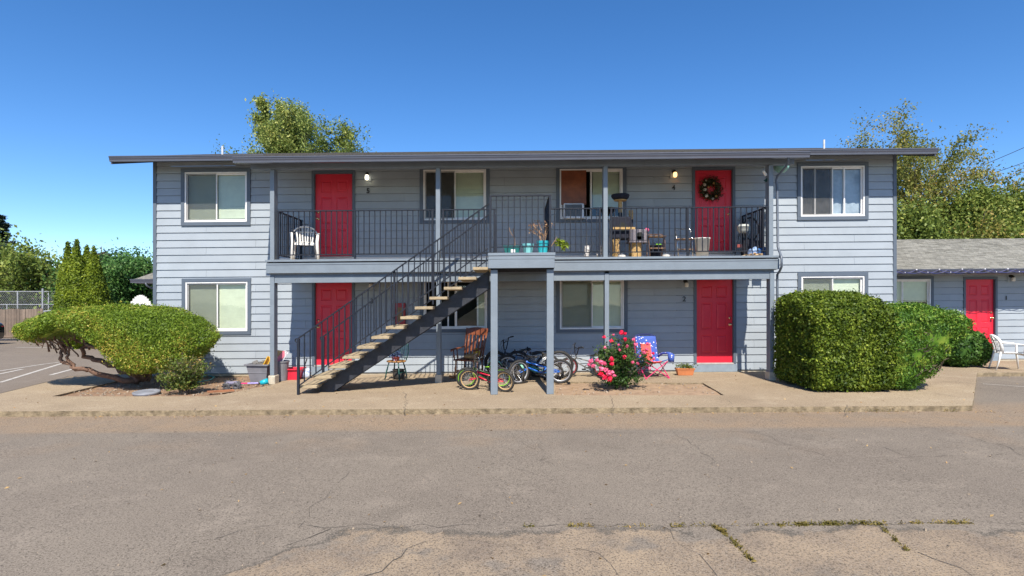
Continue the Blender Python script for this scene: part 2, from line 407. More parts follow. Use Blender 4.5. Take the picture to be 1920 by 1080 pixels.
# parking lines
def line(name, pts, wd, z, label=None):
    mb = MB()
    for a, b in zip(pts, pts[1:]):
        a = Vector(a).to_3d(); b = Vector(b).to_3d(); d = (b-a).normalized(); n = Vector((-d.y,d.x,0))*wd/2
        mb.add([(a-n)[:2]+(z,), (b-n)[:2]+(z,), (b+n)[:2]+(z,), (a+n)[:2]+(z,)], [(0,1,2,3)])
    o = mb.build(name, PAINT, origin=(0,0,0)); o['kind'] = 'structure'; return o
line('parking_line', [g(0,717), g(117,681)], .1, -.001)
line('parking_line', [g(95,703), g(150,688)], .1, -.001)
line('parking_line', [g(-10,703), g(42,692)], .1, -.001)
line('parking_line', [g(-10,697), g(80,683), g(128,677)], .1, .0005)
line('parking_line', [g(30,651), g(100,652)], .12, -.001)
line('parking_line', [g(1843,720,-.09), g(1880,722.5,-.09), g(1940,727,-.09)], .045, -.085)
# cracks
CRK = pm('crack', (.10,.085,.07), .95, .3, 20)
mb = MB()
def crack(pts, wd=.012, z=-.0865, sub=.12, jag=.05, seed=1, zg=-.09):
    rnd = random.Random(seed); q = []
    pts = [G(p[0], p[1], zg) for p in pts]
    for a, b in zip(pts, pts[1:]):
        n = max(1, int((b-a).length/sub))
        for k in range(n):
            p = a.lerp(b, k/n); q.append(Vector((p.x+rnd.uniform(-jag,jag), p.y+rnd.uniform(-jag,jag), z)))
    q.append(Vector((pts[-1].x, pts[-1].y, z)))
    for i in range(len(q)-1):
        d = (q[i+1]-q[i]); d.normalize(); nrm = Vector((-d.y,d.x,0)); w0 = .62*wd*rnd.uniform(.3,1); 
        if rnd.random() < .12: continue
        mb.add([q[i]-nrm*w0/2, q[i+1]-nrm*w0/2, q[i+1]+nrm*w0/2, q[i]+nrm*w0/2], [(0,1,2,3)])
crack([(300,1058),(400,1010),(485,985),(960,988),(1340,986),(1920,980)], .009, seed=2)
crack([(566,990),(600,935),(655,885)], .008, seed=3)
crack([(545,1020),(620,992)], .02, seed=4); crack([(245,823),(255,808),(300,797)], .01, seed=5)
crack([(1260,812),(1290,825),(1330,860),(1370,905)], .012, seed=6)
crack([(1425,813),(1560,860),(1790,855),(1920,851)], .009, seed=7); crack([(1665,840),(1710,857)], .01, seed=8)
crack([(1655,783),(1720,797),(1800,815),(1890,838),(1920,855)], .012, seed=9)
crack([(960,815),(1020,860),(1000,890),(950,870)], .006, seed=10); crack([(1010,812),(1020,860),(1060,880)], .006, seed=11)
crack([(430,808),(640,812),(900,808),(1250,812),(1480,808),(1540,808)], .009, seed=12)
crack([(1240,985),(1320,1050),(1345,1080)], .008, seed=13); crack([(1090,1030),(1150,1055),(1160,1080)], .008, seed=14)
crack([(1700,1030),(1780,1060),(1830,1085)], .012, seed=15); crack([(0,792),(60,780)], .01, seed=16)
crack([(680,1085),(750,1040),(800,1015)], .02, seed=17); crack([(1685,955),(1720,975)], .006, seed=18)
o = mb.build('road_crack', CRK, origin=(0,0,0)); o['kind'] = 'structure'
mb = MB()
crack([(758,772),(762,748),(757,735)], .02, .002, .08, .03, 21, 0); crack([(1145,741),(1150,770)], .018, .002, .08, .02, 22, 0)
crack([(365,766),(368,776)], .02, .002, .05, .02, 23, 0); crack([(1590,760),(1592,772)], .02, .002, .05, .02, 24, 0)
crack([(1755,738),(1800,745),(1842,750)], .015, .002, .1, .03, 25, 0); crack([(1358,741),(1376,766)], .006, .002, .1, .02, 26, 0)
crack([(530,718),(700,719),(900,719),(1041,716),(1318,718),(1440,714)], .006, .002, .2, .004, 27, 0)
o = mb.build('pavement_crack', CRK, origin=(0,0,0)); o['kind'] = 'structure'
# weeds in the seams
WEED = leafm('weed_leaf', (.10,.095,.02), (.22,.17,.045), (.34,.23,.08), .2)
rw = np.random.default_rng(4); pts = []
def weeds(px0, py0, px1, py1, n, wd, z=-.09, hh=.03):
    a = G(px0,py0,z); b = G(px1,py1,z)
    for _ in range(n):
        t = rw.random(); p = a.lerp(b,t); c = .5+.5*math.sin(t*17+px0); 
        if rw.random() > .75*c*c+.12: continue
        pts.append((p.x+rw.normal()*wd*.6, p.y+rw.normal()*wd*.6, K*p.x*0+z+rw.random()**2*hh))
weeds(1460,986,1600,983,1500,.018); weeds(1605,983,1660,984,500,.02); weeds(1335,986,1360,1000,300,.022); weeds(1350,992,1412,1055,520,.02)
weeds(1650,987,1700,1033,340,.015); weeds(1680,982,1800,981,350,.012); weeds(1060,987,1110,987,180,.014); weeds(1258,988,1285,987,110,.014)
weeds(978,988,1000,988,60,.012); weeds(1110,988,1460,985,260,.008); weeds(1775,982,1820,981,250,.018)
weeds(1625,772,1705,771,420,.03,-.09,.06); weeds(1580,773,1610,773,60,.03,-.09,.05); weeds(1770,772,1790,772,80,.03,-.09,.05); weeds(1020,731,1045,738,120,.05,-.03,.05)
leafmesh('seam_weeds', [(x,y,z+K*x) for x,y,z in pts], .026, WEED, seed=3, asp=.35); bpy.data.objects['seam_weeds']['kind'] = 'stuff'
# dry leaves, grit
LITTER = leafm('dry_leaf', (.30,.17,.07), (.42,.28,.12), (.16,.09,.04), .1)
pts = []
for _ in range(260):
    x = rw.uniform(-11,11); y = kerbY(x)-abs(rw.normal())*.12-.02; pts.append((x,y,-.083+K*x))
for _ in range(220): pts.append(((x:=rw.uniform(-9,-4.9)), rw.uniform(11,13.7), .0+K*x))
for _ in range(160): pts.append(((x:=rw.uniform(-10,14)), rw.uniform(9.5,13.6), .006+K*x))
for _ in range(120): pts.append(((x:=rw.uniform(.8,4)), rw.uniform(10.8,12.3), -.02+K*x))
for _ in range(160): pts.append(((x:=rw.uniform(-10,10)), rw.uniform(2.5,9), -.084+K*x))
leafmesh('leaf_litter', pts, .035, LITTER, N=[(0,0,1)]*len(pts), jit=.35, seed=8); bpy.data.objects['leaf_litter']['kind'] = 'stuff'
mb = MB()
for _ in range(900):
    x = rw.uniform(-11,12); y = rw.uniform(2.2,9.3); s = rw.uniform(.003,.009) if rw.random() < .95 else .014; z = -.088
    mb.obox((x,y,z+s*.3), s*1.5, s, s, (rw.random()*3, rw.random()*3, rw.random()*3))
for _ in range(520):
    x = rw.uniform(-9.2,-5); y = rw.uniform(10.9,13.8)
    if rw.random() < .12: x = rw.uniform(.8,4.2); y = rw.uniform(10.7,12.3)
    s = rw.uniform(.01,.035); mb.obox((x,y,-.03), s*1.4, s, s, (rw.random()*3, rw.random()*3, rw.random()*3))
o = mb.build('gravel', pm('grit', (.33,.26,.19), .9, .35, 30), origin=(0,0,0)); o['kind'] = 'stuff'

# ---------------------------------------------------------------- siding with openings
def siding(mb, x0, x1, z0, z1, Yw, ops, course=.1822, joints=True, seed=0, phase=0.):
    zz = z0; ci = 0
    while zz < z1-.001:
        zt = min(zz+course, z1)
        cuts = sorted({zz, zt} | {e for o in ops for e in (o[2], o[3]) if zz < e < zt})
        for a, b in zip(cuts, cuts[1:]):
            mid = (a+b)/2; iv = [(x0,x1)]
            for o in ops:
                if o[2] < mid < o[3]:
                    nv = []
                    for (p,q) in iv:
                        if o[1] <= p or o[0] >= q: nv.append((p,q)); continue
                        if o[0] > p: nv.append((p,o[0]))
                        if o[1] < q: nv.append((o[1],q))
                    iv = nv
            if joints:
                js = [x0 + ((ci*1.22+phase) % 3.66) + 3.66*k for k in range(-1,8)]; nv = []
                for (p,q) in iv:
                    c = [p] + [j for j in js if p+.1 < j < q-.1] + [q]
                    for u, v in zip(c, c[1:]): nv.append((u+.0018, v-.0018))
                iv = nv
            def yy(z): return Yw - .004 - .020*(1-(z-zz)/course)
            for (p,q) in iv:
                ya, yb = yy(a), yy(b)
                bb_ = zt-.006 if b == zt else b
                mb.add([(p,ya,a),(q,ya,a),(q,yb,bb_),(p,yb,bb_),(p,Yw+.01,a),(q,Yw+.01,a),(q,Yw+.01,bb_),(p,Yw+.01,bb_)],
                    [(0,1,2,3),(4,7,6,5),(0,4,5,1),(3,2,6,7),(0,3,7,4),(1,5,6,2)])
        zz = zt; ci += 1
def recess(mb, o, Yw, d=.9, t=.0):
    x0,x1,z0,z1 = o; y0 = Yw+.012; y1 = Yw+d; e = .06
    mb.add([(x0-t,y0,z0-t),(x1+t,y0,z0-t),(x1+t,y0,z1+t),(x0-t,y0,z1+t),(x0-.3,y1,z0-.3),(x1+.3,y1,z0-.3),(x1+.3,y1,z1+.3),(x0-.3,y1,z1+.3)],
        [(4,5,6,7),(0,4,7,3),(1,2,6,5),(0,1,5,4),(3,7,6,2)])
def panel_door(mb, x0, x1, z0, z1, y, mir=False):
    w_ = x1-x0; h = z1-z0
    xs = [.0,.14,.44,.56,.86,1.]; zs = [.0,.11,.33,.40,.72,.78,.92,1.]
    for i in range(5):
        for j in range(7):
            a, b = x0+w_*xs[i], x0+w_*xs[i+1]; c, d = z0+h*zs[j], z0+h*zs[j+1]
            if i in (1,3) and j in (1,3,5):
                def ring(e0, y0_, e1, y1_):
                    p = [(a+e0,y0_,c+e0),(b-e0,y0_,c+e0),(b-e0,y0_,d-e0),(a+e0,y0_,d-e0),(a+e1,y1_,c+e1),(b-e1,y1_,c+e1),(b-e1,y1_,d-e1),(a+e1,y1_,d-e1)]
                    mb.add(p, [(0,1,5,4),(1,2,6,5),(2,3,7,6),(3,0,4,7)])
                ring(0,y,.014,y+.013); ring(.014,y+.013,.026,y+.013); ring(.026,y+.013,.05,y+.002)
                e = .05; mb.add([(a+e,y+.002,c+e),(b-e,y+.002,c+e),(b-e,y+.002,d-e),(a+e,y+.002,d-e)], [(0,1,2,3)])
            else: mb.add([(a,y,c),(b,y,c),(b,y,d),(a,y,d)], [(0,1,2,3)])
    mb.add([(x0,y,z0),(x1,y,z0),(x1,y+.045,z0),(x0,y+.045,z0),(x0,y,z1),(x1,y,z1),(x1,y+.045,z1),(x0,y+.045,z1)], [(0,3,2,1),(4,5,6,7),(1,2,6,5),(3,0,4,7),(2,3,7,6)])
O0 = (0,0,0)
def rect(x0, y0, x1, y1, Y):
    xm = (x0+x1)/2; return (XX(x0,Y), XX(x1,Y), ZZ(xm,y1,Y), ZZ(xm,y0,Y))
def frame(mb, x0, x1, z0, z1, t, ya, yb, bottom=True):
    mb.box(x0, x1, ya, yb, z1-t, z1)
    if bottom: mb.box(x0, x1, ya, yb, z0, z0+t)
    zb = z0+t if bottom else z0
    mb.box(x0, x0+t, ya, yb, zb, z1-t); mb.box(x1-t, x1, ya, yb, zb, z1-t)
def blinds(mb, x0, x1, z0, z1, y, tilt=1.3, sag=.0, step=.026, seed=0):
    rnd = random.Random(seed); z = z1-.03; mb.box(x0, x1, y-.015, y+.02, z1-.03, z1)
    while z > z0+.02:
        j = rnd.gauss(0,.06) if rnd.random() < .2 else 0; w_ = .0155; s, c = math.sin(tilt+j)*w_, math.cos(tilt+j)*w_
        dz = rnd.gauss(0,.003) if rnd.random() < .12 else 0
        mb.add([(x0,y-c,z-s),(x1,y-c,z-s+dz),(x1,y+c,z+s+dz),(x0,y+c,z+s)], [(0,1,2,3)]); z -= step
    mb.box(x0, x1, y-.012, y+.012, z0, z0+.02)
def window(parent, o, trimw, Yw, blind=(True,True), screen='L', bl_col=BLIND, z_lift=(0,0), split=.5, label=None, open_=0., seed=1):
    x0,x1,z0,z1 = o
    mb = MB(); frame(mb, x0-trimw, x1+trimw, z0-trimw, z1+trimw, trimw-.002, Yw-.045, Yw+.01)
    wo = mb.build('window', TRIM, parent, O0, bevel=.003)
    if label: wo['label'] = label
    t = .034; mb = MB(); frame(mb, x0, x1, z0, z1, t, Yw-.034, Yw+.06); mb.box(x0-.0, x1+.0, Yw-.045, Yw-.034, z0-.002, z0+.018)
    mb.build('frame', WHITE, wo, O0, bevel=.003)
    xm = x0+(x1-x0)*split
    mb = MB(); frame(mb, x0+t, xm+.02, z0+t, z1-t, .03, Yw-.008, Yw+.014); frame(mb, xm-.022, x1-t, z0+t, z1-t, .034, Yw+.016, Yw+.04)
    mb.build('sash', WHITE, wo, O0, bevel=.003)
    for (a,b,y) in ((x0+t+.03, xm-.01, Yw+.004), (xm+.012, x1-t-.034, Yw+.028)):
        if open_ and a < x0+.2: continue
        mb = MB(); mb.add([(a,y,z0+t+.03),(b,y,z0+t+.03),(b,y,z1-t-.03),(a,y,z1-t-.03)], [(0,1,2,3)]); mb.build('pane', GLASS, wo, O0)
    for i, (a,b) in enumerate(((x0+t, xm-.005), (xm+.005, x1-t))):
        if blind[i]:
            mb = MB(); blinds(mb, a, b, z0+t+z_lift[i], z1-t, Yw+.09, seed=seed+i); mb.build('blind', bl_col, wo, O0)
    if screen:
        a, b = (x0+t, xm+.0) if screen == 'L' else (xm, x1-t)
        mb = MB(); y = Yw-.014; mb.add([(a,y,z0+t),(b,y,z0+t),(b,y,z1-t),(a,y,z1-t)], [(0,1,2,3)]); mb.build('screen', SCREEN, wo, O0)
    return wo
def door(parent, o, trimw, Yw, right=True, label=None, step=None):
    x0,x1,z0,z1 = o
    mb = MB(); tw = trimw
    mb.box(x0-tw, x1+tw, Yw-.04, Yw+.01, z1+.012, z1+tw); mb.box(x0-tw, x0-.012, Yw-.04, Yw+.01, z0-.02, z1+.012); mb.box(x1+.012, x1+tw, Yw-.04, Yw+.01, z0-.02, z1+.012)
    mb.box(x0-.012, x0-.002, Yw-.03, Yw+.09, z0-.02, z1+.012); mb.box(x1+.002, x1+.012, Yw-.03, Yw+.09, z0-.02, z1+.012); mb.box(x0-.002, x1+.002, Yw-.03, Yw+.09, z1+.002, z1+.012)
    d = mb.build('door_frame', TRIM, parent, O0, bevel=.003)
    mb = MB(); panel_door(mb, x0, x1, z0, z1, Yw+.03); s = mb.build('door', RED, parent, O0)
    if label: s['label'] = label
    hx = x1-.065 if right else x0+.065
    mb = MB(); zk = z0+.93
    mb.cyl((hx,Yw+.03,zk),(hx,Yw+.018,zk),.032,.03); mb.cyl((hx,Yw+.018,zk),(hx,Yw-.015,zk),.011); mb.ball((hx,Yw-.035,zk),.028,8)
    mb.build('handle', BRASS, s, O0, smooth=True)
    mb = MB(); mb.cyl((hx,Yw+.03,zk+.16),(hx,Yw+.01,zk+.16),.03,.026); mb.cyl((hx,Yw+.01,zk+.16),(hx,Yw+.0,zk+.16),.014); mb.build('deadbolt', BRASS, s, O0, smooth=True)
    mb = MB(); mb.box(x0-.01, x1+.01, Yw-.05, Yw+.1, z0-.035, z0-.004); mb.build('threshold', pm('sill_metal', (.42,.40,.38), .4, .1, 8), s, O0)
    return s
# ---------------------------------------------------------------- the apartment building
B = thing('apartment_building', 'two storey grey apartment building with four red doors and a roofed upper walkway', 'building', (0,W,0))
def BB(mb, name, m, parent=None, **k):
    return mb.build(name, m, parent or B, origin=(0,W,0), **k)
_b = MB.build
def build_b(self, name, mats, parent=None, origin=None, **k):
    if origin == O0 and parent is not None:
        r = parent
        while r.parent: r = r.parent
        origin = tuple(r.location)
    return _b(self, name, mats, parent, origin, **k)
MB.build = build_b
XL, XR = XX(288,W), XX(1680,W)
wins = {'ul': rect(347.5,323,464,416.5,W), 'll': rect(349,528.7,465,621,W), 'um': rect(794,318.2,911.5,412.7,W), 'lm': rect(794.5,524,913.5,616.5,W),
        'u4': rect(1049.3,316.8,1167.3,410.5,W), 'l2': rect(1049.6,522.5,1169.5,616.7,W), 'ur': rect(1500.4,311.5,1620,406,W), 'lr': rect(1501.4,518,1619.4,611,W)}
doors = {'5': rect(591,326,660.7,481,W), '3': rect(591.4,529.5,660,684,W), '4': rect(1303,319,1372,472.5,W), '2': rect(1306,524,1373.8,680,W)}
ops = list(wins.values()) + [(a-.002,b+.002,c-.0,d+.002) for a,b,c,d in doors.values()]
mb = MB(); siding(mb, XL+.085, XR-.085, .055, 5.34, W, ops); wall = BB(mb, 'wall', SIDE)
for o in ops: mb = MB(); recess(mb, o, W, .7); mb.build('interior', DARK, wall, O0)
mb = MB(); D1 = 8.4   # side and rear walls, foundation
mb.box(XL+.03, XL+.06, W+.02, W+D1, .05, 5.3); mb.box(XR-.06, XR-.03, W+.02, W+D1, .05, 5.3); mb.box(XL+.06, XR-.06, W+D1-.03, W+D1, .05, 5.3)
mb.build('side_wall', SIDE, B, O0)
mb = MB(); mb.box(XL+.04, XR-.04, W+.0, W+D1-.05, -.1, .05); mb.build('foundation', CONC, B, O0)
for x in (XL, XR-.085):
    mb = MB(); mb.box(x, x+.085, W-.032, W+.055, .04, 5.33); mb.build('corner_board', TRIM, B, O0, bevel=.004)
mb = MB(); mb.box(XL+.085, XR-.085, W-.02, W+.01, .035, .055); mb.build('base_flashing', pm('flash', (.07,.08,.09), .5), B, O0)
tw = .088
window(B, wins['ul'], tw, W, z_lift=(.03,.06), label='upper window left of the walkway with half lowered cream blinds', seed=2)
window(B, wins['ll'], tw, W, label='lower left window with closed cream blinds', seed=5)
window(B, wins['um'], tw, W, z_lift=(.0,.0), blind=(False,True), screen='L', seed=8)
window(B, wins['lm'], tw, W, blind=(False,False), screen=None, seed=11, open_=1, label='lower window behind the stairs, slid open')
w4 = window(B, wins['u4'], tw, W, blind=(False,False), screen=None, label='upper window half boarded with plywood', open_=1, seed=12)
window(B, wins['l2'], tw, W, screen='L', seed=14)
wur = window(B, wins['ur'], tw, W, blind=(False,False), screen='L', seed=16, label='upper right window with a dark sheet hung inside')
window(B, wins['lr'], tw, W, seed=18, z_lift=(0,0))
# extra inner pieces
x0,x1,z0,z1 = wins['u4']; PLY = pm('plywood', (.22,.062,.022), .45, .35, 3., .1, 30, col2=(.12,.03,.012))
mb = MB(); mb.box(x0+.034, XX(1099,W), W-.02, W-.006, ZZ(1075,384,W), z1-.034); mb.build('plywood_board', PLY, w4, O0)
mb = MB(); blinds(mb, XX(1112,W), x1-.035, z0+.3, z1-.03, W+.09, seed=3); mb.build('blind', BLIND, w4, O0)
x0,x1,z0,z1 = wins['lm']
mb = MB(); mb.box(XX(839,W), XX(841.5,W), W-.0, W+.02, z0+.04, z1-.04); mb.box(XX(854,W), XX(857,W), W-.02, W+.0, z0+.04, z1-.04); mb.box(XX(894,W), XX(897,W), W+.03, W+.05, z0+.04, z1-.04); mb.build('sash', WHITE, bpy.data.objects['window.003'], O0)
mb = MB(); blinds(mb, XX(897,W), x1-.034, z0+.04, z1-.03, W+.09, seed=3); mb.build('blind', BLIND, bpy.data.objects['window.003'], O0)
# dark sheet in the right upper window
x0,x1,z0,z1 = wins['ur']; CL = pm('dark_sheet', (.09,.075,.08), .7, .4, 4, .2, 20)
mb = MB(); vs = []; n = 14; xa, xb = x0+.035, (x0+x1)/2-.0
for i in range(n+1):
    for j in range(n+1):
        u, v = i/n, j/n; zt = z1-.03-.12*u*0; vs.append((xa+(xb-xa)*u, W+.075+.02*math.sin(u*19+v*3)+.015*math.sin(v*9-u*5), z0+.04+(z1-z0-.07)*v + (.06*math.sin(u*3.1) if j == 0 else 0)))
mb.add(vs, [(i*(n+1)+j,(i+1)*(n+1)+j,(i+1)*(n+1)+j+1,i*(n+1)+j+1) for i in range(n) for j in range(n)]); mb.build('hung_sheet', CL, wur, O0, smooth=True)
mb = MB(); vs = []; xa, xb = (x0+x1)/2+.02, x1-.035
CL2 = pm('pale_sheet', (.36,.40,.46), .7, .2, 2)
for i in range(n+1):
    for j in range(n+1):
        u, v = i/n, j/n; vs.append((xa+(xb-xa)*u, W+.085+.012*math.sin(u*23+v), z0+.04+(z1-z0-.07)*v))
mb.add(vs, [(i*(n+1)+j,(i+1)*(n+1)+j,(i+1)*(n+1)+j+1,i*(n+1)+j+1) for i in range(n) for j in range(n)]); mb.build('curtain', CL2, wur, O0, smooth=True)
for px in (1583,1528): mb = MB(); xs = XX(px,W); mb.box(xs-.018, xs+.018, W-.006, W+.02, z0+.04, z1-.04); mb.build('sash', WHITE, wur, O0)
door(B, doors['5'], .075, W, right=False); door(B, doors['3'], .075, W, right=False); door(B, doors['4'], .075, W); door(B, doors['2'], .075, W)
STEP = pm('step_paint', (.22,.27,.32), .7, .1, 5, .2, 40)
for k in ('3','2'):
    a,b,c,d = doors[k]; mb = MB(); mb.box(a-.12, b+.1, W-.045, W+.02, .0, c-.036); mb.build('door_step', STEP, B, O0, bevel=.006)
mb = MB(); mb.box(XX(520,W), XX(1440,W), W-.034, W-.0225, 2.70, 2.875); mb.build('deck_flashing', pm('flash_white', (.66,.63,.60), .5, .06, 2), B, O0)
# roof planes
SL = .275
SHING = pm('dark_shingle', (.075,.07,.065), .95, .3, 14, .8, 60)
def roofz(y): return 4.853 + SL*(y-11.93)
XRL, XRR = XX(205,13.18)+.02, XX(1758,13.18)-.02
XFL, XFR = XX(435,11.93)+.02, XX(1520,11.93)-.02
YR = 18.4; zr = roofz(YR)-.02
mb = MB()
def roofslab(x0,x1,ya,yb):
    za, zb = roofz(ya), roofz(yb)-(0 if yb < YR else .02)
    mb.add([(x0,ya,za),(x1,ya,za),(x1,yb,zb),(x0,yb,zb),(x0,ya,za-.03),(x1,ya,za-.03),(x1,yb,zb-.03),(x0,yb,zb-.03)],
        [(0,1,2,3),(4,7,6,5),(0,4,5,1),(2,6,7,3),(0,3,7,4),(1,5,6,2)])
# stepped shingle courses
def courses(x0, x1, ya, yb, step=.14, th=.008):
    y = ya; rn = random.Random(3)
    while y < yb-.001:
        yt = min(y+step, yb); n = int((x1-x0)/.33); 
        za, zb = roofz(y)+th, roofz(yt)
        mb.add([(x0,y,za),(x1,y,za),(x1,yt,zb+.001),(x0,yt,zb+.001),(x0,y,za-th*1.2),(x1,y,za-th*1.2)], [(0,1,2,3),(4,5,1,0)]); y = yt
roofslab(XFL, XFR, 11.98, 13.2); roofslab(XRL, XRR, 13.2, YR); courses(XFL, XFR, 11.96, 13.2); courses(XRL, XRR, 13.2, YR)
mb.add([(XRL,YR,zr),(XRR,YR,zr),(XRR,W+D1+.7,roofz(YR)-SL*(W+D1+.7-YR)),(XRL,W+D1+.7,roofz(YR)-SL*(W+D1+.7-YR))], [(0,1,2,3)])
roof = mb.build('roof', SHING, B, O0)
mb = MB()   # soffit planes and gable fill
mb.add([(XFL+.05,12.05,roofz(12.05)-.13),(XFR-.05,12.05,roofz(12.05)-.13),(XFR-.05,13.9,roofz(13.9)-.13),(XFL+.05,13.9,roofz(13.9)-.13)], [(0,3,2,1)])
mb.add([(XRL+.05,13.25,roofz(13.25)-.131),(XFL+.05,13.25,roofz(13.25)-.131),(XFL+.05,13.9,roofz(13.9)-.131),(XRL+.05,13.9,roofz(13.9)-.131)], [(0,3,2,1)])
mb.add([(XFR-.05,13.25,roofz(13.25)-.131),(XRR-.05,13.25,roofz(13.25)-.131),(XRR-.05,13.9,roofz(13.9)-.131),(XFR-.05,13.9,roofz(13.9)-.131)], [(0,3,2,1)])
for x in (XFL+.05, XFR-.05): mb.add([(x,12.05,roofz(12.05)-.13),(x,13.9,roofz(13.9)-.13),(x,13.9,roofz(13.9)-.02),(x,12.05,roofz(12.05)-.02)], [(0,1,2,3)])
mb.build('soffit', SOFF, roof, O0)
mb = MB()
for x in (XRL, XRR-.03):
    mb.add([(x,13.2,roofz(13.2)-.17),(x+.03,13.2,roofz(13.2)-.17),(x+.03,YR,roofz(YR)-.17),(x,YR,roofz(YR)-.17),(x,13.2,roofz(13.2)-.032),(x+.03,13.2,roofz(13.2)-.032),(x+.03,YR,roofz(YR)-.052),(x,YR,roofz(YR)-.052)],
        [(0,3,2,1),(4,5,6,7),(0,1,5,4),(1,2,6,5),(3,0,4,7)])
mb.build('fascia', GUT, roof, O0)
def gutter(x0, x1, y, zt, name, parent, h=.125, d=.12, m=GUT):
    prof = [(0,0),(0,-.022),(.012,-.028),(.014,-.05),(.03,-.085),(.034,-h),(d,-h),(d,0),(d-.008,0),(d-.008,-h+.008),(.04,-h+.008),(.02,-.05),(.008,-.0)]
    mb = MB(); vs = [(x0 + (0.0), y+a, zt+b) for a,b in prof] + [(x1, y+a, zt+b) for a,b in prof]; n = len(prof)
    mb.add(vs, [(i,(i+1)%n,(i+1)%n+n,i+n) for i in range(n)])
    for x in (x0, x1):
        mb.add([(x,y,zt),(x,y,zt-.022),(x,y+.014,zt-.05),(x,y+.034,zt-h),(x,y+d,zt-h),(x,y+d,zt)], [(0,1,2,3,4,5)])
    return mb.build(name, m, parent, O0)
gutter(XX(435,11.93), XX(1520,11.93), 11.93, 4.853, 'gutter', B)
gutter(XX(205,13.18), XFL+.1, 13.15, 5.215, 'gutter', B); gutter(XFR-.1, XX(1758,13.18), 13.15, 5.215, 'gutter', B)
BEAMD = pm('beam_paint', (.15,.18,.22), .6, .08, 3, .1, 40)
mb = MB(); mb.box(XX(470,12.37), XX(1489,12.37), 12.36, 12.52, 4.686, 4.86); mb.build('porch_beam', BEAMD, B, O0, bevel=.004)
# walkway deck
XD0, XD1 = XX(497.5,12.32), XX(1463,12.32)
XS0, XS1 = XX(915,10.62), XX(1041,10.62)      # landing
DT = 2.70
mb = MB(); mb.box(XD0+.02, XD1-.02, 12.345, W-.06, DT-.022, DT); mb.build('deck_floor', pm('deck_floor', (.42,.35,.25), .85, .2, 4, .3, 20), B, O0)
mb = MB()
mb.box(XD0, XD1, 12.30, 12.343, DT-.045, DT+.004)
fas = mb.build('deck_edge', LTRIM, B, O0, bevel=.004)
mb = MB(); mb.box(XD0+.012, XD1-.015, 12.325, 12.36, DT-.29, DT-.068); mb.build('deck_fascia', LTRIM, B, O0, bevel=.004)
mb = MB(); mb.box(XD0+.01, XD1-.01, 12.318, 12.36, DT-.108, DT-.104); mb.build('fascia_groove', GUT, B, O0)
mb = MB(); mb.box(XD0+.02, XD0+.055, 12.36, W-.03, DT-.29, DT-.03); mb.box(XD1-.055, XD1-.02, 12.36, W-.03, DT-.29, DT-.03)
mb.box(XD0+.055, XD1-.055, 12.37, W-.03, DT-.30, DT-.285); mb.build('deck_underside', SOFF, B, O0)
posts_u = [510, 821, 1135.5, 1446]; posts_l = [510, 822, 1138, 1448]
PX = []
for a, b in zip(posts_u, posts_l):
    x = XX(a,12.4); PX.append(XX(b,12.4))
    mb = MB(); mb.box(x-.047, x+.047, 12.40, 12.49, DT, 4.684); mb.box(x-.035, x+.035, 12.49, 12.50, DT, 4.684); mb.box(x-.047, x+.047, 12.50, 12.585, DT, 4.686-.0)
    mb.build('upper_post', LTRIM, B, O0, bevel=.004)
    x = XX(b,12.4); mb = MB(); mb.box(x-.047, x+.047, 12.40, 12.49, .18, DT-.345); mb.box(x-.035, x+.035, 12.49, 12.50, .18, DT-.31); mb.box(x-.047, x+.047, 12.50, 12.585, .18, DT-.31)
    mb.build('lower_post', LTRIM, B, O0, bevel=.004)
    mb = MB(); mb.box(x-.075, x+.075, 12.37, 12.60, -.02, .18); mb.build('pier', CONC, B, O0, bevel=.012)
xs = sorted(PX)
for a, b in zip(xs, xs[1:]):
    mb = MB(); mb.box(a+.05, b-.05, 12.41, 12.48, DT-.50, DT-.345); mb.build('walkway_beam', LTRIM, B, O0, bevel=.004)
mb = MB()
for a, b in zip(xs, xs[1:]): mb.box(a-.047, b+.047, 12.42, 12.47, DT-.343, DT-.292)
mb.build('shadow_gap_strip', BEAMD, B, O0)  # darker strip stands in for the shadow gap between fascia and beam
# railings
def rail_run(parent, a, b, zt, zb, zf, bal_step=.12, posts=(), pr=.02, name='railing', tr=.02):
    """a,b = (x,y) ends"""
    a = Vector(a); b = Vector(b); L_ = (b-a).length; d = (b-a)/L_
    mb = MB(); mb.beam((a.x,a.y,zt-tr*.5),(b.x,b.y,zt-tr*.5),.045,.022)
    r = mb.build(name, IRON, parent, O0); mb = MB(); mb.beam((a.x,a.y,zb),(b.x,b.y,zb),.028,.02); mb.build('bottom_rail', IRON, r, O0)
    mb = MB(); n = int(round(L_/bal_step))
    for i in range(1, n):
        p = a + d*L_*i/n; mb.box(p.x-.0095, p.x+.0095, p.y-.0095, p.y+.0095, zb+.01, zt-tr*.5-.011)
    mb.build('balusters', IRON, r, O0)
    for t in posts:
        p = a + d*t; mb = MB(); mb.box(p.x-pr, p.x+pr, p.y-pr, p.y+pr, zf, zt-.005 if t not in () else zt); mb.build('rail_post', IRON, r, O0)
    return r
ZT = 3.785; ZB = 2.815; YRL = 12.44
def xp(px): return XX(px, YRL)
PXU = [XX(a,12.4) for a in posts_u]
def run(pa, pb, pp):
    a = xp(pa); b = xp(pb); rail_run(B, (a,YRL), (b,YRL), ZT, ZB, DT, posts=[xp(q)-a for q in pp])
run(519.5, 815, [521.5, 665.5, 811]); run(828, 929, [831, 927]); run(1030, 1129, [1124.6]); run(1142, 1441, [1146, 1289.4, 1438])
rail_run(B, (xp(520),12.50), (xp(520),W-.06), ZT, ZB, DT, posts=[W-.10-12.50]); rail_run(B, (xp(1439),12.50), (xp(1439),W-.06), ZT, ZB, DT, posts=[W-.10-12.5])
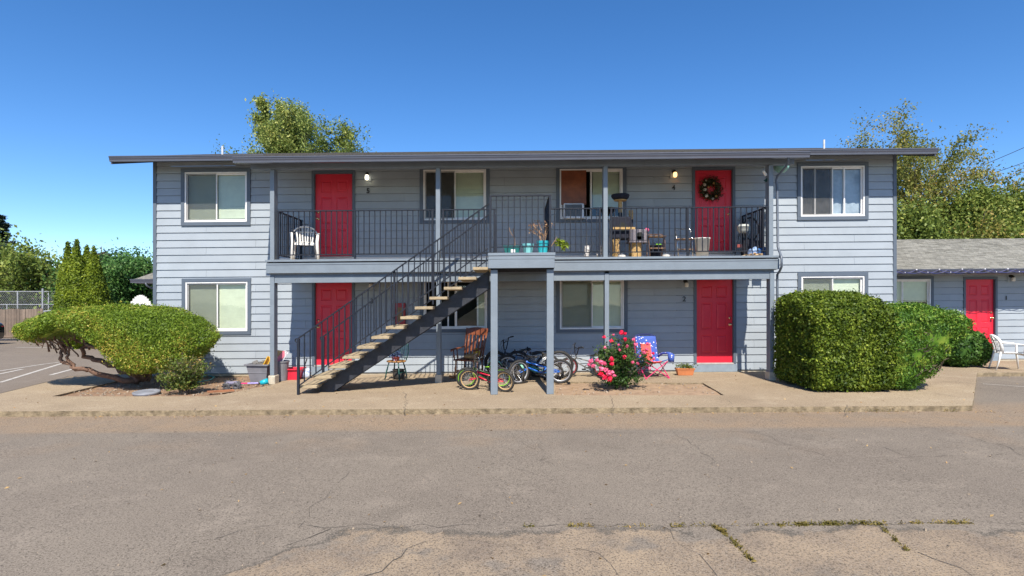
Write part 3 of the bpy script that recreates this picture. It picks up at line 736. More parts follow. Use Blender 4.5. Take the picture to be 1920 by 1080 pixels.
# ---------------------------------------------------------------- staircase
S = thing('outdoor_staircase', 'straight outdoor stair of weathered treads with iron railings and a raised landing', 'staircase', (-2.2,11.4,0))
TREAD = pm('weathered_tread', (.36,.28,.17), .9, .25, 9, .5, 70, col2=(.27,.215,.14))
STR = pm('stringer_paint', (.022,.024,.032), .55, .3, 7, .2, 30)
t0 = P(560, 723, 10.9); t13 = P(886.5, 500.8, 10.9)
run_ = (t13.x-t0.x)/12; rise = (t13.z-t0.z)/12
for i in range(13):
    x = t0.x + run_*i; z = t0.z + rise*i; rn = random.Random(i); j = rn.uniform(-.006,.006)
    mb = MB()
    mb.box(x, x+.345, 10.9+j, 11.92+j, z-.055, z)
    mb.build('tread', TREAD, S, O0, bevel=.008, seg=2)
for y in (11.20, 11.56):
    mb = MB(); xa = t0.x+.42; za = -.0; slope = rise/run_
    zb0 = t0.z-.058+slope*(.0)   # underside line through tread right-back corners
    def zt_(x): return t0.z-.058 + slope*(x-(t0.x+.31))
    x0_ = t0.x+.30; x1_ = XS0-.012
    poly = [(x0_, .0), (x0_+.26, 0.0), (x1_, zt_(x1_)-.34), (x1_, zt_(x1_)+.02), (x0_, zt_(x0_))]
    mb.prism(poly, y, y+.045); mb.build('stringer', STR, S, O0)
def slope_rail(y, pa, pb, la, lb, n0px, base, name):
    A = P(pa[0],pa[1],y); Bp = P(pb[0],pb[1],y); La = P(la[0],la[1],y); Lb = P(lb[0],lb[1],y)
    mb = MB(); d = (Bp-A).normalized()
    mb.beam(A-d*.03, Bp, .042, .022)
    # volute at the foot
    c = A + Vector((-.035,0,-.045)); mb.tube([c+Vector((.035*math.cos(t)*(1-.08*k), 0, .042*math.sin(t)*(1-.08*k))) for k, t in enumerate([1.3,1.9,2.6,3.3,4.0,4.8,5.6])], .013, 6)
    r = mb.build('handrail', IRON, S, O0); mb = MB(); mb.beam(La, Lb, .03, .022); mb.build('bottom_rail', IRON, r, O0)
    mb = MB(); st = .111; x = A.x+.115
    zt = lambda x: A.z + (Bp.z-A.z)*(x-A.x)/(Bp.x-A.x); zl = lambda x: La.z + (Lb.z-La.z)*(x-La.x)/(Lb.x-La.x)
    while x < Bp.x-.03: mb.box(x-.0095, x+.0095, y-.0095, y+.0095, zl(x), zt(x)-.01); x += st
    mb.build('balusters', IRON, r, O0)
    mb = MB(); mb.box(A.x-.022, A.x+.022, y-.022, y+.022, base, zt(A.x)-.008); mb.build('newel_post', IRON, r, O0)
    return r
rl = slope_rail(10.87, (559.5,634.5), (919,380.5), (562,722), (915,466), 0, 0., 'n')
rf = slope_rail(11.95, (606,631), (920,400), (609,704), (915,487), 0, t0.z+rise-.1, 'f')
for q in (665,740): pass
for px, py0, py1, y in ((739.5,0,0,10.9),(812,0,0,11.95)):
    x = XX(px,y); zb_ = t0.z + slope*(x-t0.x)-.1; mb = MB(); mb.box(x-.018, x+.018, y-.02, y+.02, zb_, zb_+1.05); mb.build('rail_post', IRON, rl if y < 11.5 else rf, O0)
# landing
LT = 2.66
mb = MB(); mb.box(XS0+.02, XS1-.02, 10.65, 12.295, LT-.03, LT); mb.build('landing_floor', pm('ply_edge', (.35,.25,.15), .9, .2, 5), S, O0)
mb = MB(); mb.box(XS0, XS1+.004, 10.61, 10.65, LT-.05, LT+.002); mb.box(XS0+.006, XS1-.004, 10.62, 10.65, LT-.118, LT-.056); mb.box(XS0+.006, XS1-.012, 10.615, 10.65, LT-.285, LT-.122)
mb.box(XS0+.0, XS0+.035, 10.65, 12.295, LT-.285, LT-.032); mb.box(XS1-.04, XS1-.005, 10.65, 12.295, LT-.285, LT-.032)
mb.build('landing_fascia', LTRIM, S, O0, bevel=.003)
mb = MB(); mb.box(XS0+.05, XS1-.05, 10.66, 12.29, LT-.20, LT-.185)
for i in range(4): y = 11.+.35*i; mb.box(XS0+.036, XS1-.041, y, y+.04, LT-.28, LT-.2)
mb.build('landing_joists', STR, S, O0)
for px in (926.5, 1031.7):
    x = XX(px,10.70); mb = MB(); mb.box(x-.066, x+.066, 10.70, 10.83, .0, LT-.31); mb.build('landing_post', LTRIM, S, O0, bevel=.006)
    mb = MB(); mb.box(x-.069, x+.069, 10.69, 10.84, LT-.309, LT-.287); mb.build('post_bracket', IRON, S, O0)
ya = 10.68; xa, xb = XX(919.5,ya), XX(1031.5,ya)
rail_run(S, (xa,ya), (xb,ya), LT+1.09, LT+.115, LT, .111, posts=[0,xb-xa], tr=.022)
rail_run(S, (xb,ya+.03), (xb,12.40), LT+1.09, LT+.115, LT, .115, posts=[1.7])
x = XX(929,11.95); mb = MB(); mb.box(x-.028, x+.028, 11.93, 11.99, LT, LT+.93); mb.build('rail_post', IRON, rf, O0)
# downspout
mb = MB()
def sp(px,py,Y): return P(px,py,Y)
mb.tube([P(1478,294,12.0), P(1478,302,12.05), P(1474,312,12.15), P(1458,330,12.45), P(1455.5,338,12.5), P(1457,350,12.5), P(1458.5,462,12.5), P(1460,468,12.45), P(1464.5,480,12.25), P(1465.5,486,12.22), P(1465.5,500,12.22), P(1462,508,12.35), P(1457.5,515,12.5), P(1457.5,530,12.5), P(1457.5,700,12.5)], .026, 8, sx=1., sz=1.)
mb.build('downspout', pm('spout', (.12,.14,.17), .4, .08, 6), B, O0, smooth=True)
mb = MB(); x = XX(1461,W); 
# vent pipes
for px, py, ytop in ((417,290,274),(1545,279,262)):
    Yv = 16.; p = P(px,py,Yv); q = P(px,ytop,Yv); mb = MB(); mb.cyl((p.x,Yv,p.z-.4),(p.x,Yv,q.z),.028); mb.build('vent_pipe', pm('galv', (.6,.6,.6), .4, .1, 9), B, O0)
# lamps and numbers
LBLK = pm('lamp_black', (.02,.018,.016), .4)
def lamp(parent, px, py, Yw, lit, col=(1,.8,.45)):
    p = P(px,py,Yw); mb = MB(); y = Yw-.02
    mb.box(p.x-.09, p.x+.09, y-.012, y, p.z-.12, p.z+.09); pl = mb.build('wall_lamp', SIDE, parent, O0)
    mb = MB(); mb.lathe((p.x-.01,y-.012,p.z+.05), [(.001,.0),(.05,0),(.05,.001)], 12); mb.cyl((p.x-.01,y-.01,p.z+.045),(p.x-.01,y-.05,p.z+.045),.045,.038); mb.cyl((p.x,y-.05,p.z+.06),(p.x,y-.10,p.z+.0),.032,.04)
    mb.build('lamp_socket', LBLK, pl, O0, smooth=False)
    g_ = emitm('lit_lamp', col, 1.5 if lit == 1 else 2.2) if lit else glassm('lamp_glass', (.95,.9,.85))
    mb = MB(); mb.lathe((p.x+.005,y-.10,p.z-.10), [(.03,0),(.045,.02),(.048,.06),(.04,.1),(.035,.11)], 14); mb.build('lamp_shade', pm('frost', (.75,.7,.62), .3) if not lit else g_, pl, O0, smooth=True)
    if not lit:
        pass
lamp(B, 690, 331, W, 2, (1,.93,.72)); lamp(B, 1263, 326, W, 1, (1,.62,.25)); lamp(B, 697, 533, W, 0); lamp(B, 1284.5, 531, W, 0)
def textobj(s, p, h, m, parent=None, name='house_number', ext=.006):
    cu = bpy.data.curves.new(name, 'FONT'); cu.body = s; cu.size = h/.7; cu.extrude = ext; cu.align_x = 'CENTER'; cu.offset = .003
    ob = bpy.data.objects.new(name, cu); C.objects.link(ob); bpy.context.view_layer.update()
    me = bpy.data.meshes.new_from_object(ob); bpy.data.objects.remove(ob)
    o = bpy.data.objects.new(name, me); C.objects.link(o); me.materials.append(m)
    r = parent.location if parent else Vector((0,0,0)); o.rotation_euler = (math.pi/2,0,0)
    o.location = (p[0]-r[0], p[1]-r[1], p[2]-r[2]+K*(p[0]-r[0])); o.parent = parent; return o
for s, px, py in (('5',690,362), ('4',1263,356), ('3',697,569), ('2',1283,565)):
    p = P(px,py,W-.036); textobj(s, p, .12, BLACK, B)
# ---------------------------------------------------------------- single storey annex on the right
A = thing('single_storey_annex', 'low grey annex with pale shingle roof and one red door at the right edge', 'building', (9.4,16,0))
YA = 16.0; d1 = rect(1810,524,1864,659,YA); aw = rect(1640,523.6,1744,598,YA)
mb = MB(); siding(mb, 8.5, 30, .05, 2.5, YA, [aw, (d1[0]-.002,d1[1]+.002,d1[2],d1[3]+.002)]); mb.build('wall', SIDE, A, O0)
for o_ in (aw, d1): mb = MB(); recess(mb, o_, YA, .5); mb.build('interior', DARK, A, O0)
mb = MB(); mb.box(8.6, 30, YA+.0, YA+7, -.1, .05); mb.build('foundation', CONC, A, O0)
window(A, aw, .075, YA, blind=(True,True), screen=None, z_lift=(.0,.45), seed=30)
door(A, d1, .07, YA)
mb = MB(); mb.box(d1[0]-.1, d1[1]+.1, YA-.06, YA+.0, 0, d1[2]-.036); mb.build('door_step', STEP, A, O0)
ASH = bpy.data.materials.new('pale_shingle'); ASH.use_nodes = True; nt = ASH.node_tree; b_ = nt.nodes['Principled BSDF']
tc = nn(nt,'ShaderNodeTexCoord'); br = nn(nt,'ShaderNodeTexBrick', i_Scale=1., i_Mortar_Size=.004); br.inputs['Brick Width'].default_value = .16; br.inputs['Row Height'].default_value = .142; br.offset = .37; br.inputs['Bias'].default_value = -.1
br.inputs['Color1'].default_value = (.27,.26,.225,1); br.inputs['Color2'].default_value = (.17,.163,.14,1); br.inputs['Mortar'].default_value = (.09,.085,.07,1)
nt.links.new(tc.outputs['Object'], br.inputs['Vector']); no = nn(nt,'ShaderNodeTexNoise', i_Scale=40., i_Detail=4.); nt.links.new(tc.outputs['Object'], no.inputs[0])
mx = nn(nt,'ShaderNodeMix'); mx.data_type = 'RGBA'; mx.blend_type = 'OVERLAY'; mx.inputs[0].default_value = .6; nt.links.new(br.outputs[0], mx.inputs[6]); nt.links.new(no.outputs[0], mx.inputs[7]); nt.links.new(mx.outputs[2], b_.inputs['Base Color']); b_.inputs['Roughness'].default_value = .95
def annex_roof(parent, x0, x1, ye, yr, ze, sl, m):
    mb = MB(); y = ye; rn = random.Random(5)
    while y < yr:
        yt = y+.142; za = ze+sl*(y-ye)+.012; zb = ze+sl*(yt-ye); x = x0-.2*rn.random()
        while x < x1:
            w_ = .33; xa = max(x,x0); xb = min(x+w_,x1); dz = rn.choice((0,0,.006))
            if xb > xa: mb.add([(xa,y-dz,za+dz),(xb,y-dz,za+dz),(xb,yt,zb+.001),(xa,yt,zb+.001),(xa,y,za-.014),(xb,y,za-.014)], [(0,1,2,3),(4,5,1,0)])
            x += w_
        y = yt
    zr_ = ze+sl*(yr-ye)
    mb.add([(x0,y,zr_),(x1,y,zr_),(x1,yr*2-ye,ze),(x0,yr*2-ye,ze)], [(0,1,2,3)])
    mb.add([(x0,ye,ze-.02),(x1,ye,ze-.02),(x1,y,zr_-.02),(x0,y,zr_-.02)], [(0,3,2,1)])
    for x in (x0,x1): mb.add([(x,ye,ze-.15),(x,y,zr_-.15),(x,y,zr_),(x,ye,ze)], [(0,1,2,3)])
    return mb.build('roof', m, parent, O0)
ar = annex_roof(A, 9.0, 24, 15.2, 19.75, 2.53, .275, ASH)
mb = MB(); mb.add([(9,15.25,2.40),(24,15.25,2.40),(24,16,2.40),(9,16,2.40)], [(0,3,2,1)]); mb.build('soffit', SOFF, ar, O0)
gutter(9.0, 24, 15.12, 2.53, 'gutter', A, h=.12, d=.1)
lamp(A, 1893, 521, YA, 0); p = P(1887,562,YA-.036); textobj('1', p, .11, BLACK, A)
# string lights
t = thing('string_lights', 'blue cord of string lights draped along the annex gutter', 'string lights', (10,15.1,2.5))
mb = MB(); x = 9.4; pts = []; rn = random.Random(2)
while x < 16:
    for k in range(8):
        u = k/8; pts.append((x+u*.6, 15.105, 2.51-.085*4*u*(1-u)+rn.uniform(-.004,.004)))
    x += .6
mb.tube(pts, .009, 5); mb.tube([(a+.21,b-.008,c-.012) for a,b,c in pts], .008, 5)
mb.build('cord', pm('blue_cord', (.035,.04,.16), .5), t, O0)
mb = MB(); x = 9.4
while x < 16: mb.ball((x,15.09,2.515),.02,5); mb.ball((x+.3,15.09,2.44),.012,4); x += .6
mb.build('bulbs', pm('bulb_white', (.75,.75,.8), .3), t, O0)
# rear wing glimpsed on the left
Rr = thing('rear_wing', 'low shingled wing glimpsed behind the left corner of the main building', 'building', (-9,19,0))
p = P(247,527,18.9); annex_roof(Rr, p.x+.1, -4.5, 18.9, 22, p.z+.06, .275, ASH); gutter(p.x, -4.5, 18.8, p.z+.06, 'gutter', Rr)
mb = MB(); siding(mb, p.x+.75, -4.5, .05, p.z-.06, 19.5, []); mb.build('wall', SIDE, Rr, O0)
mb = MB(); mb.box(p.x+.1, -4.5, 18.9, 19.5, p.z-.08, p.z-.065); mb.build('soffit', SOFF, Rr, O0)
mb = MB(); mb.tube([(p.x+.5,18.86,p.z-.06),(p.x+.5,18.9,p.z-.15),(p.x+.72,19.3,p.z-.36),(p.x+.8,19.44,p.z-.42),(p.x+.8,19.44,.1)], .035, 8); mb.build('downspout', MC['spout'], Rr, O0, smooth=True)
# ---------------------------------------------------------------- trees
BARK = pm('bark', (.20,.15,.11), .9, .3, 12, .8, 30)
def tree(label, cat, X, Y, z0, h, spread, n_limb, leafn, leaf, mat_, seed, crown0=.3, up=.6, droop=.2, tw=1., name='tree', group=None, shape=None, sd=.16, trunk=.16, leafhang=.3, lean=0):
    """trunk, limbs, side branches, and leaves strewn round the twigs"""
    rn = random.Random(seed); r = np.random.default_rng(seed)
    t = thing(name, label, cat, (X,Y,z0), 0, group); mb = MB()
    def tz(f): return Vector((lean*f*f*h + .06*h*math.sin(f*3+seed)*.3, .05*h*math.sin(f*2.3+seed*2)*.3, f*h))
    pts = [tz(i/8*.97) for i in range(9)]; mb.tube(pts, [trunk*(1-.93*i/8) for i in range(9)], 7)
    twigs = []
    for i in range(n_limb):
        f = crown0 + (.97-crown0)*((i+rn.random()*.6)/n_limb); a = rn.uniform(0,2*math.pi)*1.0 + i*2.4
        L_ = spread*(shape(f) if shape else (1-.75*max(0,(f-.35))/.65)) * rn.uniform(.72,1.12)
        d = Vector((math.cos(a), math.sin(a), up*(.6+f*.9)*rn.uniform(.7,1.3))).normalized(); p = tz(f); q = [p.copy()]
        for k in range(5):
            p = p + d*L_/5; d = (d + Vector((rn.gauss(0,.13), rn.gauss(0,.13), rn.gauss(.02,.1)-droop*.25*k))).normalized(); q.append(p.copy())
        mb.tube(q, [trunk*.34*(1-f*.6)*(1-.16*k) for k in range(6)], 5, caps=False)
        for k in range(1,6):
            for _ in range(3):
                dd = (d + Vector((rn.gauss(0,.8), rn.gauss(0,.8), rn.gauss(.15,.5)-droop))).normalized(); l2 = L_*rn.uniform(.18,.42)*tw
                e = q[k] + dd*l2; m_ = q[k].lerp(e,.5) + Vector((0,0,.06*l2)); e = e + Vector((0,0,-droop*l2*.6)); twigs.append((q[k],m_,e))
                if _ == 0: mb.tube([q[k],m_,e], [.012,.009,.004], 3, caps=False)
    mb.build('trunk', BARK, t, smooth=True)
    T = np.array([[tuple(a),tuple(b),tuple(c)] for a,b,c in twigs]); k = r.integers(0,len(T),leafn); u = r.random(leafn)[:,None]**.8
    pt = (1-u)**2*T[k,0] + 2*u*(1-u)*T[k,1] + u*u*T[k,2]; pt += r.normal(size=(leafn,3))*sd*(.4+u)
    pt[:,2] -= r.random(leafn)*droop*.5
    leafmesh('crown', pt, leaf, mat_, t, seed=seed, hang=leafhang)
    return t
L_BIR = leafm('birch_leaf', (.035,.06,.015), (.12,.15,.035), (.30,.29,.09), .35, patch=.5, gain=2.1)
L_BIR2 = leafm('autumn_leaf', (.05,.07,.015), (.16,.16,.035), (.36,.25,.08), .35, patch=.35, gain=1.7)
L_DEC = leafm('deciduous_leaf', (.035,.055,.012), (.10,.132,.025), (.22,.22,.05), .3, patch=.4, gain=2.)
L_BRD = leafm('broad_leaf', (.015,.045,.012), (.05,.11,.025), (.13,.19,.06), .25, patch=.6, gain=1.9)
L_CON = leafm('conifer_needle', (.008,.018,.012), (.025,.045,.03), (.05,.07,.04), .1, patch=.6, gain=1.2)
L_CON2 = leafm('grey_needle', (.07,.06,.05), (.13,.11,.09), (.20,.16,.12), .1, patch=.6, gain=1.0)
L_ARB = leafm('arborvitae_spray', (.03,.06,.008), (.15,.20,.015), (.28,.32,.03), .25, patch=1.5, gain=1.3)
# birch over the roof
def place(px, py, Y): p = P(px,py,Y); return p
p = P(560,172,27); tree('feathery birch crown rising behind the main roof, left of centre', 'tree', p.x-.25, 27, 0, p.z*.86, 4.4, 38, 46000, .11, L_BIR, 3, crown0=.42, up=1.15, droop=.12, sd=.14, name='birch_tree', shape=lambda f: 1.0-.72*max(0,(f-.5))/.5, leafhang=1., trunk=.2)
p = P(487,170,27); tree('narrow birch stem leaning up behind the left part of the main roof', 'tree', p.x+.5, 27.5, 0, p.z, 1.5, 18, 9000, .13, L_BIR, 13, crown0=.5, up=1.4, droop=.1, sd=.12, name='birch_tree', shape=lambda f: 1.15-.95*max(0,(f-.45))/.55, leafhang=1., trunk=.12, lean=-.05)
p = P(650,230,27); tree('small birch stem behind the roof, right side of the birch clump', 'tree', p.x-.2, 27.2, 0, p.z, 1.3, 16, 5500, .12, L_BIR, 17, crown0=.5, up=1.4, droop=.1, sd=.12, name='birch_tree', shape=lambda f: 1.1-.9*max(0,(f-.5))/.5, leafhang=1., trunk=.1)
p = P(1745,212,27); tree('tall thinning tree with orange tinged leaves behind the annex roof', 'tree', p.x-1.3, 26, 0, (p.z)*.69, 4.0, 34, 56000, .11, L_BIR2, 5, crown0=.3, up=.9, droop=.35, sd=.2, name='birch_tree', leafhang=1., trunk=.24, shape=lambda f: .75+.35*math.sin(f*3.0))
p = P(1860,320,25)
for i, (px, py, Y, sp_, n, lab) in enumerate(((1700,360,23.5,2.3,15000,'rounded green tree beside the right corner of the main building'),(1795,348,25,2.7,15000,'green tree with upright shoots below the tall thinning tree'),
        (1835,305,24,1.5,9000,'spiky shoots of a green tree left of the power lines'),(1905,318,23.5,2.4,15000,'green tree at the right edge behind the annex roof'),(1990,300,25,3.0,9000,'broad tree just past the right edge of the photo'))):
    p = P(px,py,Y); tree(lab, 'tree', p.x, Y, 0, p.z*.79, sp_, 24, int(n*1.9), .13, L_DEC, 20+i, crown0=.22, up=.7, droop=.05, sd=.3, group='green trees behind the annex', shape=lambda f: 1.05-.75*max(0,(f-.5))/.5, leafhang=.2)
# left background
for i, (px, py, Y, sp_, n, lab) in enumerate(((20,478,44,4.2,8500,'olive green tree at the left edge behind the tennis court fence'),(75,486,43,3.4,8000,'olive tree right of the dark conifer behind the chain link fence'),(-60,470,45,4.5,5000,'tree beyond the left edge of the photo'))):
    p = P(px,py,Y); tree(lab, 'tree', p.x, Y, 0, p.z*.84, sp_, 24, n, .26, L_DEC, 40+i, crown0=.25, up=.5, droop=.05, sd=.4, group='trees behind the court', shape=lambda f: 1.1-.5*max(0,(f-.6))/.4)
for i, (px, py, Y, sp_, n, lab) in enumerate(((225,495,30,2.2,9000,'broad leaved tree between the arborvitae and the building'),(262,487,28,1.9,10000,'broad leaved tree touching the left corner of the building'),(200,520,31,1.9,5000,'dark leafy tree low behind the arborvitae'))):
    p = P(px,py,Y); tree(lab, 'tree', p.x, Y, 0, p.z*.86, sp_, 22, n*2, .15, L_BRD, 50+i, crown0=.1, up=.5, droop=.1, sd=.25, group='broad leaved trees left of the building', shape=lambda f: 1.15-.5*max(0,(f-.6))/.4)
def conifer(label, px, py, Y, h0, wd, mat_, n, seed, leaf=.3):
    p = P(px,py,Y); rn = random.Random(seed); t = thing('conifer_tree', label, 'tree', (p.x,Y,0)); H = p.z; mb = MB(); mb.tube([(0,0,0),(0,0,H)], [.22,.02], 7); q = []
    z = h0
    while z < H-.15:
        f = (z-h0)/(H-h0); L_ = wd*(1-f)**.8+.15
        for a in range(7):
            an = rn.uniform(0,6.28); l = L_*rn.uniform(.6,1.15); e = Vector((math.cos(an)*l, math.sin(an)*l, -l*.12+rn.uniform(0,.2)*l)); mb.tube([(0,0,z),(e.x*.5,e.y*.5,z+e.z*.2),(e.x,e.y,z+e.z)], [.04,.02,.006], 4, caps=False); q.append((z,e))
        z += .34+.2*(1-f)
    mb.build('trunk', BARK, t, smooth=True); r = np.random.default_rng(seed); k = r.integers(0,len(q),n); u = r.random(n)**.7
    pt = np.array([[q[i][1].x*v, q[i][1].y*v, q[i][0]+q[i][1].z*v*v] for i,v in zip(k,u)]); pt += r.normal(size=(n,3))*np.array([.11,.11,.08]); pt[:,2] -= r.random(n)*.22
    leafmesh('crown', pt, leaf, mat_, t, seed=seed, asp=.35, N=[(0,0,1)]*n, jit=.6)
conifer('dark conifer at the left edge above the olive trees', -2, 400, 52, 3., 2.6, L_CON, 9000, 3)
conifer('greyish dying conifer just right of the arborvitae', 190, 462, 33, 1.5, 1.5, L_CON2, 5000, 4, .2)
# arborvitae row
for i, (px, py, rr, Y) in enumerate(((127,452,.52,24),(143,448,.68,23),(163,458,.6,24.3),(176,460,.66,23.2))):
    p = P(px,py,Y); H = p.z
    def df(x,y,z,H=H,rr=rr):
        f = (z+1)/2; rad = rr*min(1., (1.03-f)**.62*1.15)*(.85+.15*math.sin(f*3)); return (x*rad, y*rad, f*H)
    cv = clipped('arborvitae', ('leftmost narrow arborvitae of the four beyond the parking lot','tallest arborvitae, second from the left of the four','arborvitae set back in the dark gap of the four','rightmost arborvitae of the four beyond the lot')[i], 'tree', (p.x,Y,0), df, 2.2, 22000, .095, L_ARB, 60+i, lump=.03, lsc=3, depth=.14, core=.86, group='arborvitae beyond the parking lot', jit=.9, asp=.45, res=14)
    mb = MB(); mb.tube([(0,0,-.05),(0,0,H*.8)], [.07,.03], 6); mb.build('trunk', BARK, cv)
# ---------------------------------------------------------------- clipped shrubs
L_BOX = leafm('box_leaf', (.02,.045,.006), (.115,.165,.014), (.29,.34,.045), .25, .35, patch=3.5, gain=1.15)
L_JUN = leafm('juniper_spray', (.035,.065,.008), (.115,.165,.016), (.30,.21,.045), .25, .5, patch=1.1, gain=1.9)
L_JUN2 = leafm('juniper_green', (.02,.055,.01), (.075,.15,.015), (.22,.26,.04), .2, .5, patch=3, gain=1.5)
L_BOX3 = leafm('box_leaf_deep', (.012,.04,.008), (.05,.11,.015), (.13,.22,.05), .2, .3, patch=5, gain=1.3)
def dhedge(x,y,z):
    # box with a domed top, slightly narrower at the foot on the right
    f = (z+1)/2; xr = 1-.13*(1-f)*(x>0); X_ = .83*x*xr; Y_ = .92*y
    top = 1.88 - .10*abs(x)**3
    fr = min(1, max(0, (.1-y)/1.1)); top -= .34*fr**1.5
    return (X_, Y_, .02 + f*top)
clipped('boxwood_hedge', 'large boxy clipped boxwood hedge with domed top beside the rightmost porch post', 'hedge', (6.40,11.50,0), dhedge, 11, 85000, .046, L_BOX, 71, lump=.022, lsc=6., depth=.2, core=.82, jit=.9, asp=.62)
def djun(x,y,z):
    f = (z+1)/2; g_ = .30+.70*min(1, f*1.05)**.75; xc = -.22+.42*f
    return (xc + .72*x*g_ + .10*x*f, .80*y*(.72+.28*f), .03 + f*(1.60 - .12*abs(x)**2 - .14*max(0,-y)))
def hj(p): return (abs(p[0]-.28) < .2 and abs(p[2]-1.03) < .10 and p[1] < 0) or (abs(p[0]+.05) < .12 and abs(p[2]-.74) < .10 and p[1] < 0)
cj = clipped('clipped_juniper', 'flat topped juniper with bare brown patches, wedged right of the boxy hedge', 'shrub', (7.62,11.30,0), djun, 9, 42000, .048, L_JUN2, 72, lump=.035, lsc=3., depth=.12, core=.88, jit=.8, asp=.4, hole=hj)
mb = MB(); rn = random.Random(4)
for _ in range(60):
    a = Vector((rn.choice((.28,.0,.1))+rn.gauss(0,.12), -.55-rn.random()*.14, rn.choice((1.03,.74,.5))+rn.gauss(0,.07))); mb.tube([a+Vector((rn.gauss(0,.05),.12,rn.gauss(-.05,.05))), a, a+Vector((rn.gauss(0,.05),-.05,rn.gauss(.03,.04)))], [.014,.009,.004], 4)
mb.tube([(-.1,.1,0),(-.05,0,.5)], [.08,.06], 6)
mb.build('branches', BARK, cj)
def dround(x,y,z): f = (z+1)/2; return (.62*x*(1-.12*(1-f)), .6*y, .03+f*(.93-.14*x*x-.1*y*y))
clipped('round_boxwood', 'low rounded boxwood next to the annex door', 'shrub', (11.50,14.85,0), dround, 3.2, 14000, .06, L_BOX3, 73, lump=.045, lsc=4., depth=.09, core=.93, jit=.8, asp=.7, res=14)
# sculpted juniper canopy on bare twisted stems
YJ = 12.35
tops = [(42,612),(60,600),(130,582),(190,574),(230,571),(290,574),(330,583),(370,600),(408,628)]
bots = [(42,622),(60,634),(100,641),(133,630),(167,624),(200,626),(233,644),(258,668),(280,690),(300,694),(340,690),(377,664),(400,644),(408,634)]
def itp(tb, px):
    for (a,b),(c,d) in zip(tb, tb[1:]):
        if px <= c: return b+(d-b)*(px-a)/(c-a)
    return tb[-1][1]
J0 = Vector((XX(240,YJ),YJ,0))
def dcan(x,y,z):
    px = 225+183*x; u = (x+1)/2; hd = 1.15*(math.sin(math.pi*min(1,max(0,.04+u*.94)))**.55)
    zt = ZZ(px, itp(tops,px), YJ); zb = ZZ(px, itp(bots,px), YJ); f = (z+1)/2
    zt2 = zt - .16*max(0,-y)**1.5 - .05*max(0,y); zb2 = zb + (.30 if u < .5 else .10)*max(0,y) + .16*max(0,-y)*max(0,1-abs(u-.36)/.26)
    return (XX(px,YJ)-J0.x, y*hd, zb2 + f*(zt2-zb2))
can = clipped('sculpted_juniper', 'wide flat topped juniper clipped like a mushroom over bare twisted trunks', 'shrub', J0, dcan, 6, 105000, .040, L_JUN, 81, lump=.032, lsc=3.4, depth=.16, core=.80, jit=.9, asp=.42)
rn = random.Random(11); base = G(252,716); bx, by = base.x-J0.x, base.y-J0.y-.0
JB = pm('juniper_bark', (.17,.10,.065), .9, .35, 10, .9, 25, col2=(.10,.055,.04))
def stem(pts, r0, r1, name='stem'):
    q = [Vector(pts[0])]
    for a, b in zip(pts, pts[1:]):
        a = Vector(a); b = Vector(b)
        for k in (.33,.66,1.): q.append(a.lerp(b,k)+Vector((rn.gauss(0,.022),rn.gauss(0,.02),rn.gauss(0,.022))))
    mb.tube(q, [r0+(r1-r0)*i/(len(q)-1) for i in range(len(q))], 7)
def jp(px, py, dy): p = P(px,py,YJ+dy); return (p.x-J0.x, p.y-J0.y, p.z)
mb = MB()
stem([jp(262,716,.1), jp(230,712,-.1), jp(200,705,-.2), jp(165,695,-.3), jp(135,688,-.3), jp(115,678,-.35), jp(112,662,-.35), jp(120,650,-.3)], .07, .025)
stem([jp(165,695,-.3), jp(140,690,-.35), jp(126,680,-.4), jp(127,662,-.4), jp(132,650,-.35)], .045, .02)
stem([jp(262,714,.0), jp(245,700,.1), jp(215,688,.1), jp(185,680,.05), jp(160,668,.1), jp(152,655,0), jp(165,640,.1)], .08, .03)
stem([jp(265,712,.1), jp(250,690,.2), jp(225,675,.2), jp(195,660,.2), jp(180,640,.2)], .075, .03)
stem([jp(270,712,.1), jp(262,690,-.1), jp(235,672,-.3), jp(210,660,-.4), jp(185,652,-.4), jp(160,645,-.4)], .07, .03)
stem([jp(272,712,.2), jp(280,690,.2), jp(290,670,.2), jp(300,640,.2)], .10, .05)
stem([jp(265,710,.2), jp(270,680,.4), jp(250,650,.4), jp(230,620,.4)], .08, .03)
stem([jp(262,710,.0), jp(240,695,-.3), jp(228,676,-.6), jp(205,658,-.7), jp(200,640,-.6)], .06, .02)
for i in range(46):
    px = rn.uniform(70,262); dy = rn.uniform(-.75,.8); top = itp(bots,px)-8-8*abs(dy); sx_ = px+rn.uniform(8,48)
    stem([jp(sx_, min(700, top+rn.uniform(22,42)), dy*.6), jp((px+sx_)/2, top+rn.uniform(10,22), dy*.8), jp(px, top-4, dy)], rn.uniform(.014,.03), .008)
for i in range(60):
    px = rn.uniform(60,250); dy = rn.uniform(-.8,.5); top = itp(bots,px)
    stem([jp(px+rn.uniform(-14,22), top+rn.uniform(4,20), dy), jp(px, top-3, dy)], .009, .004)
mb.build('stems', JB, can, smooth=True)
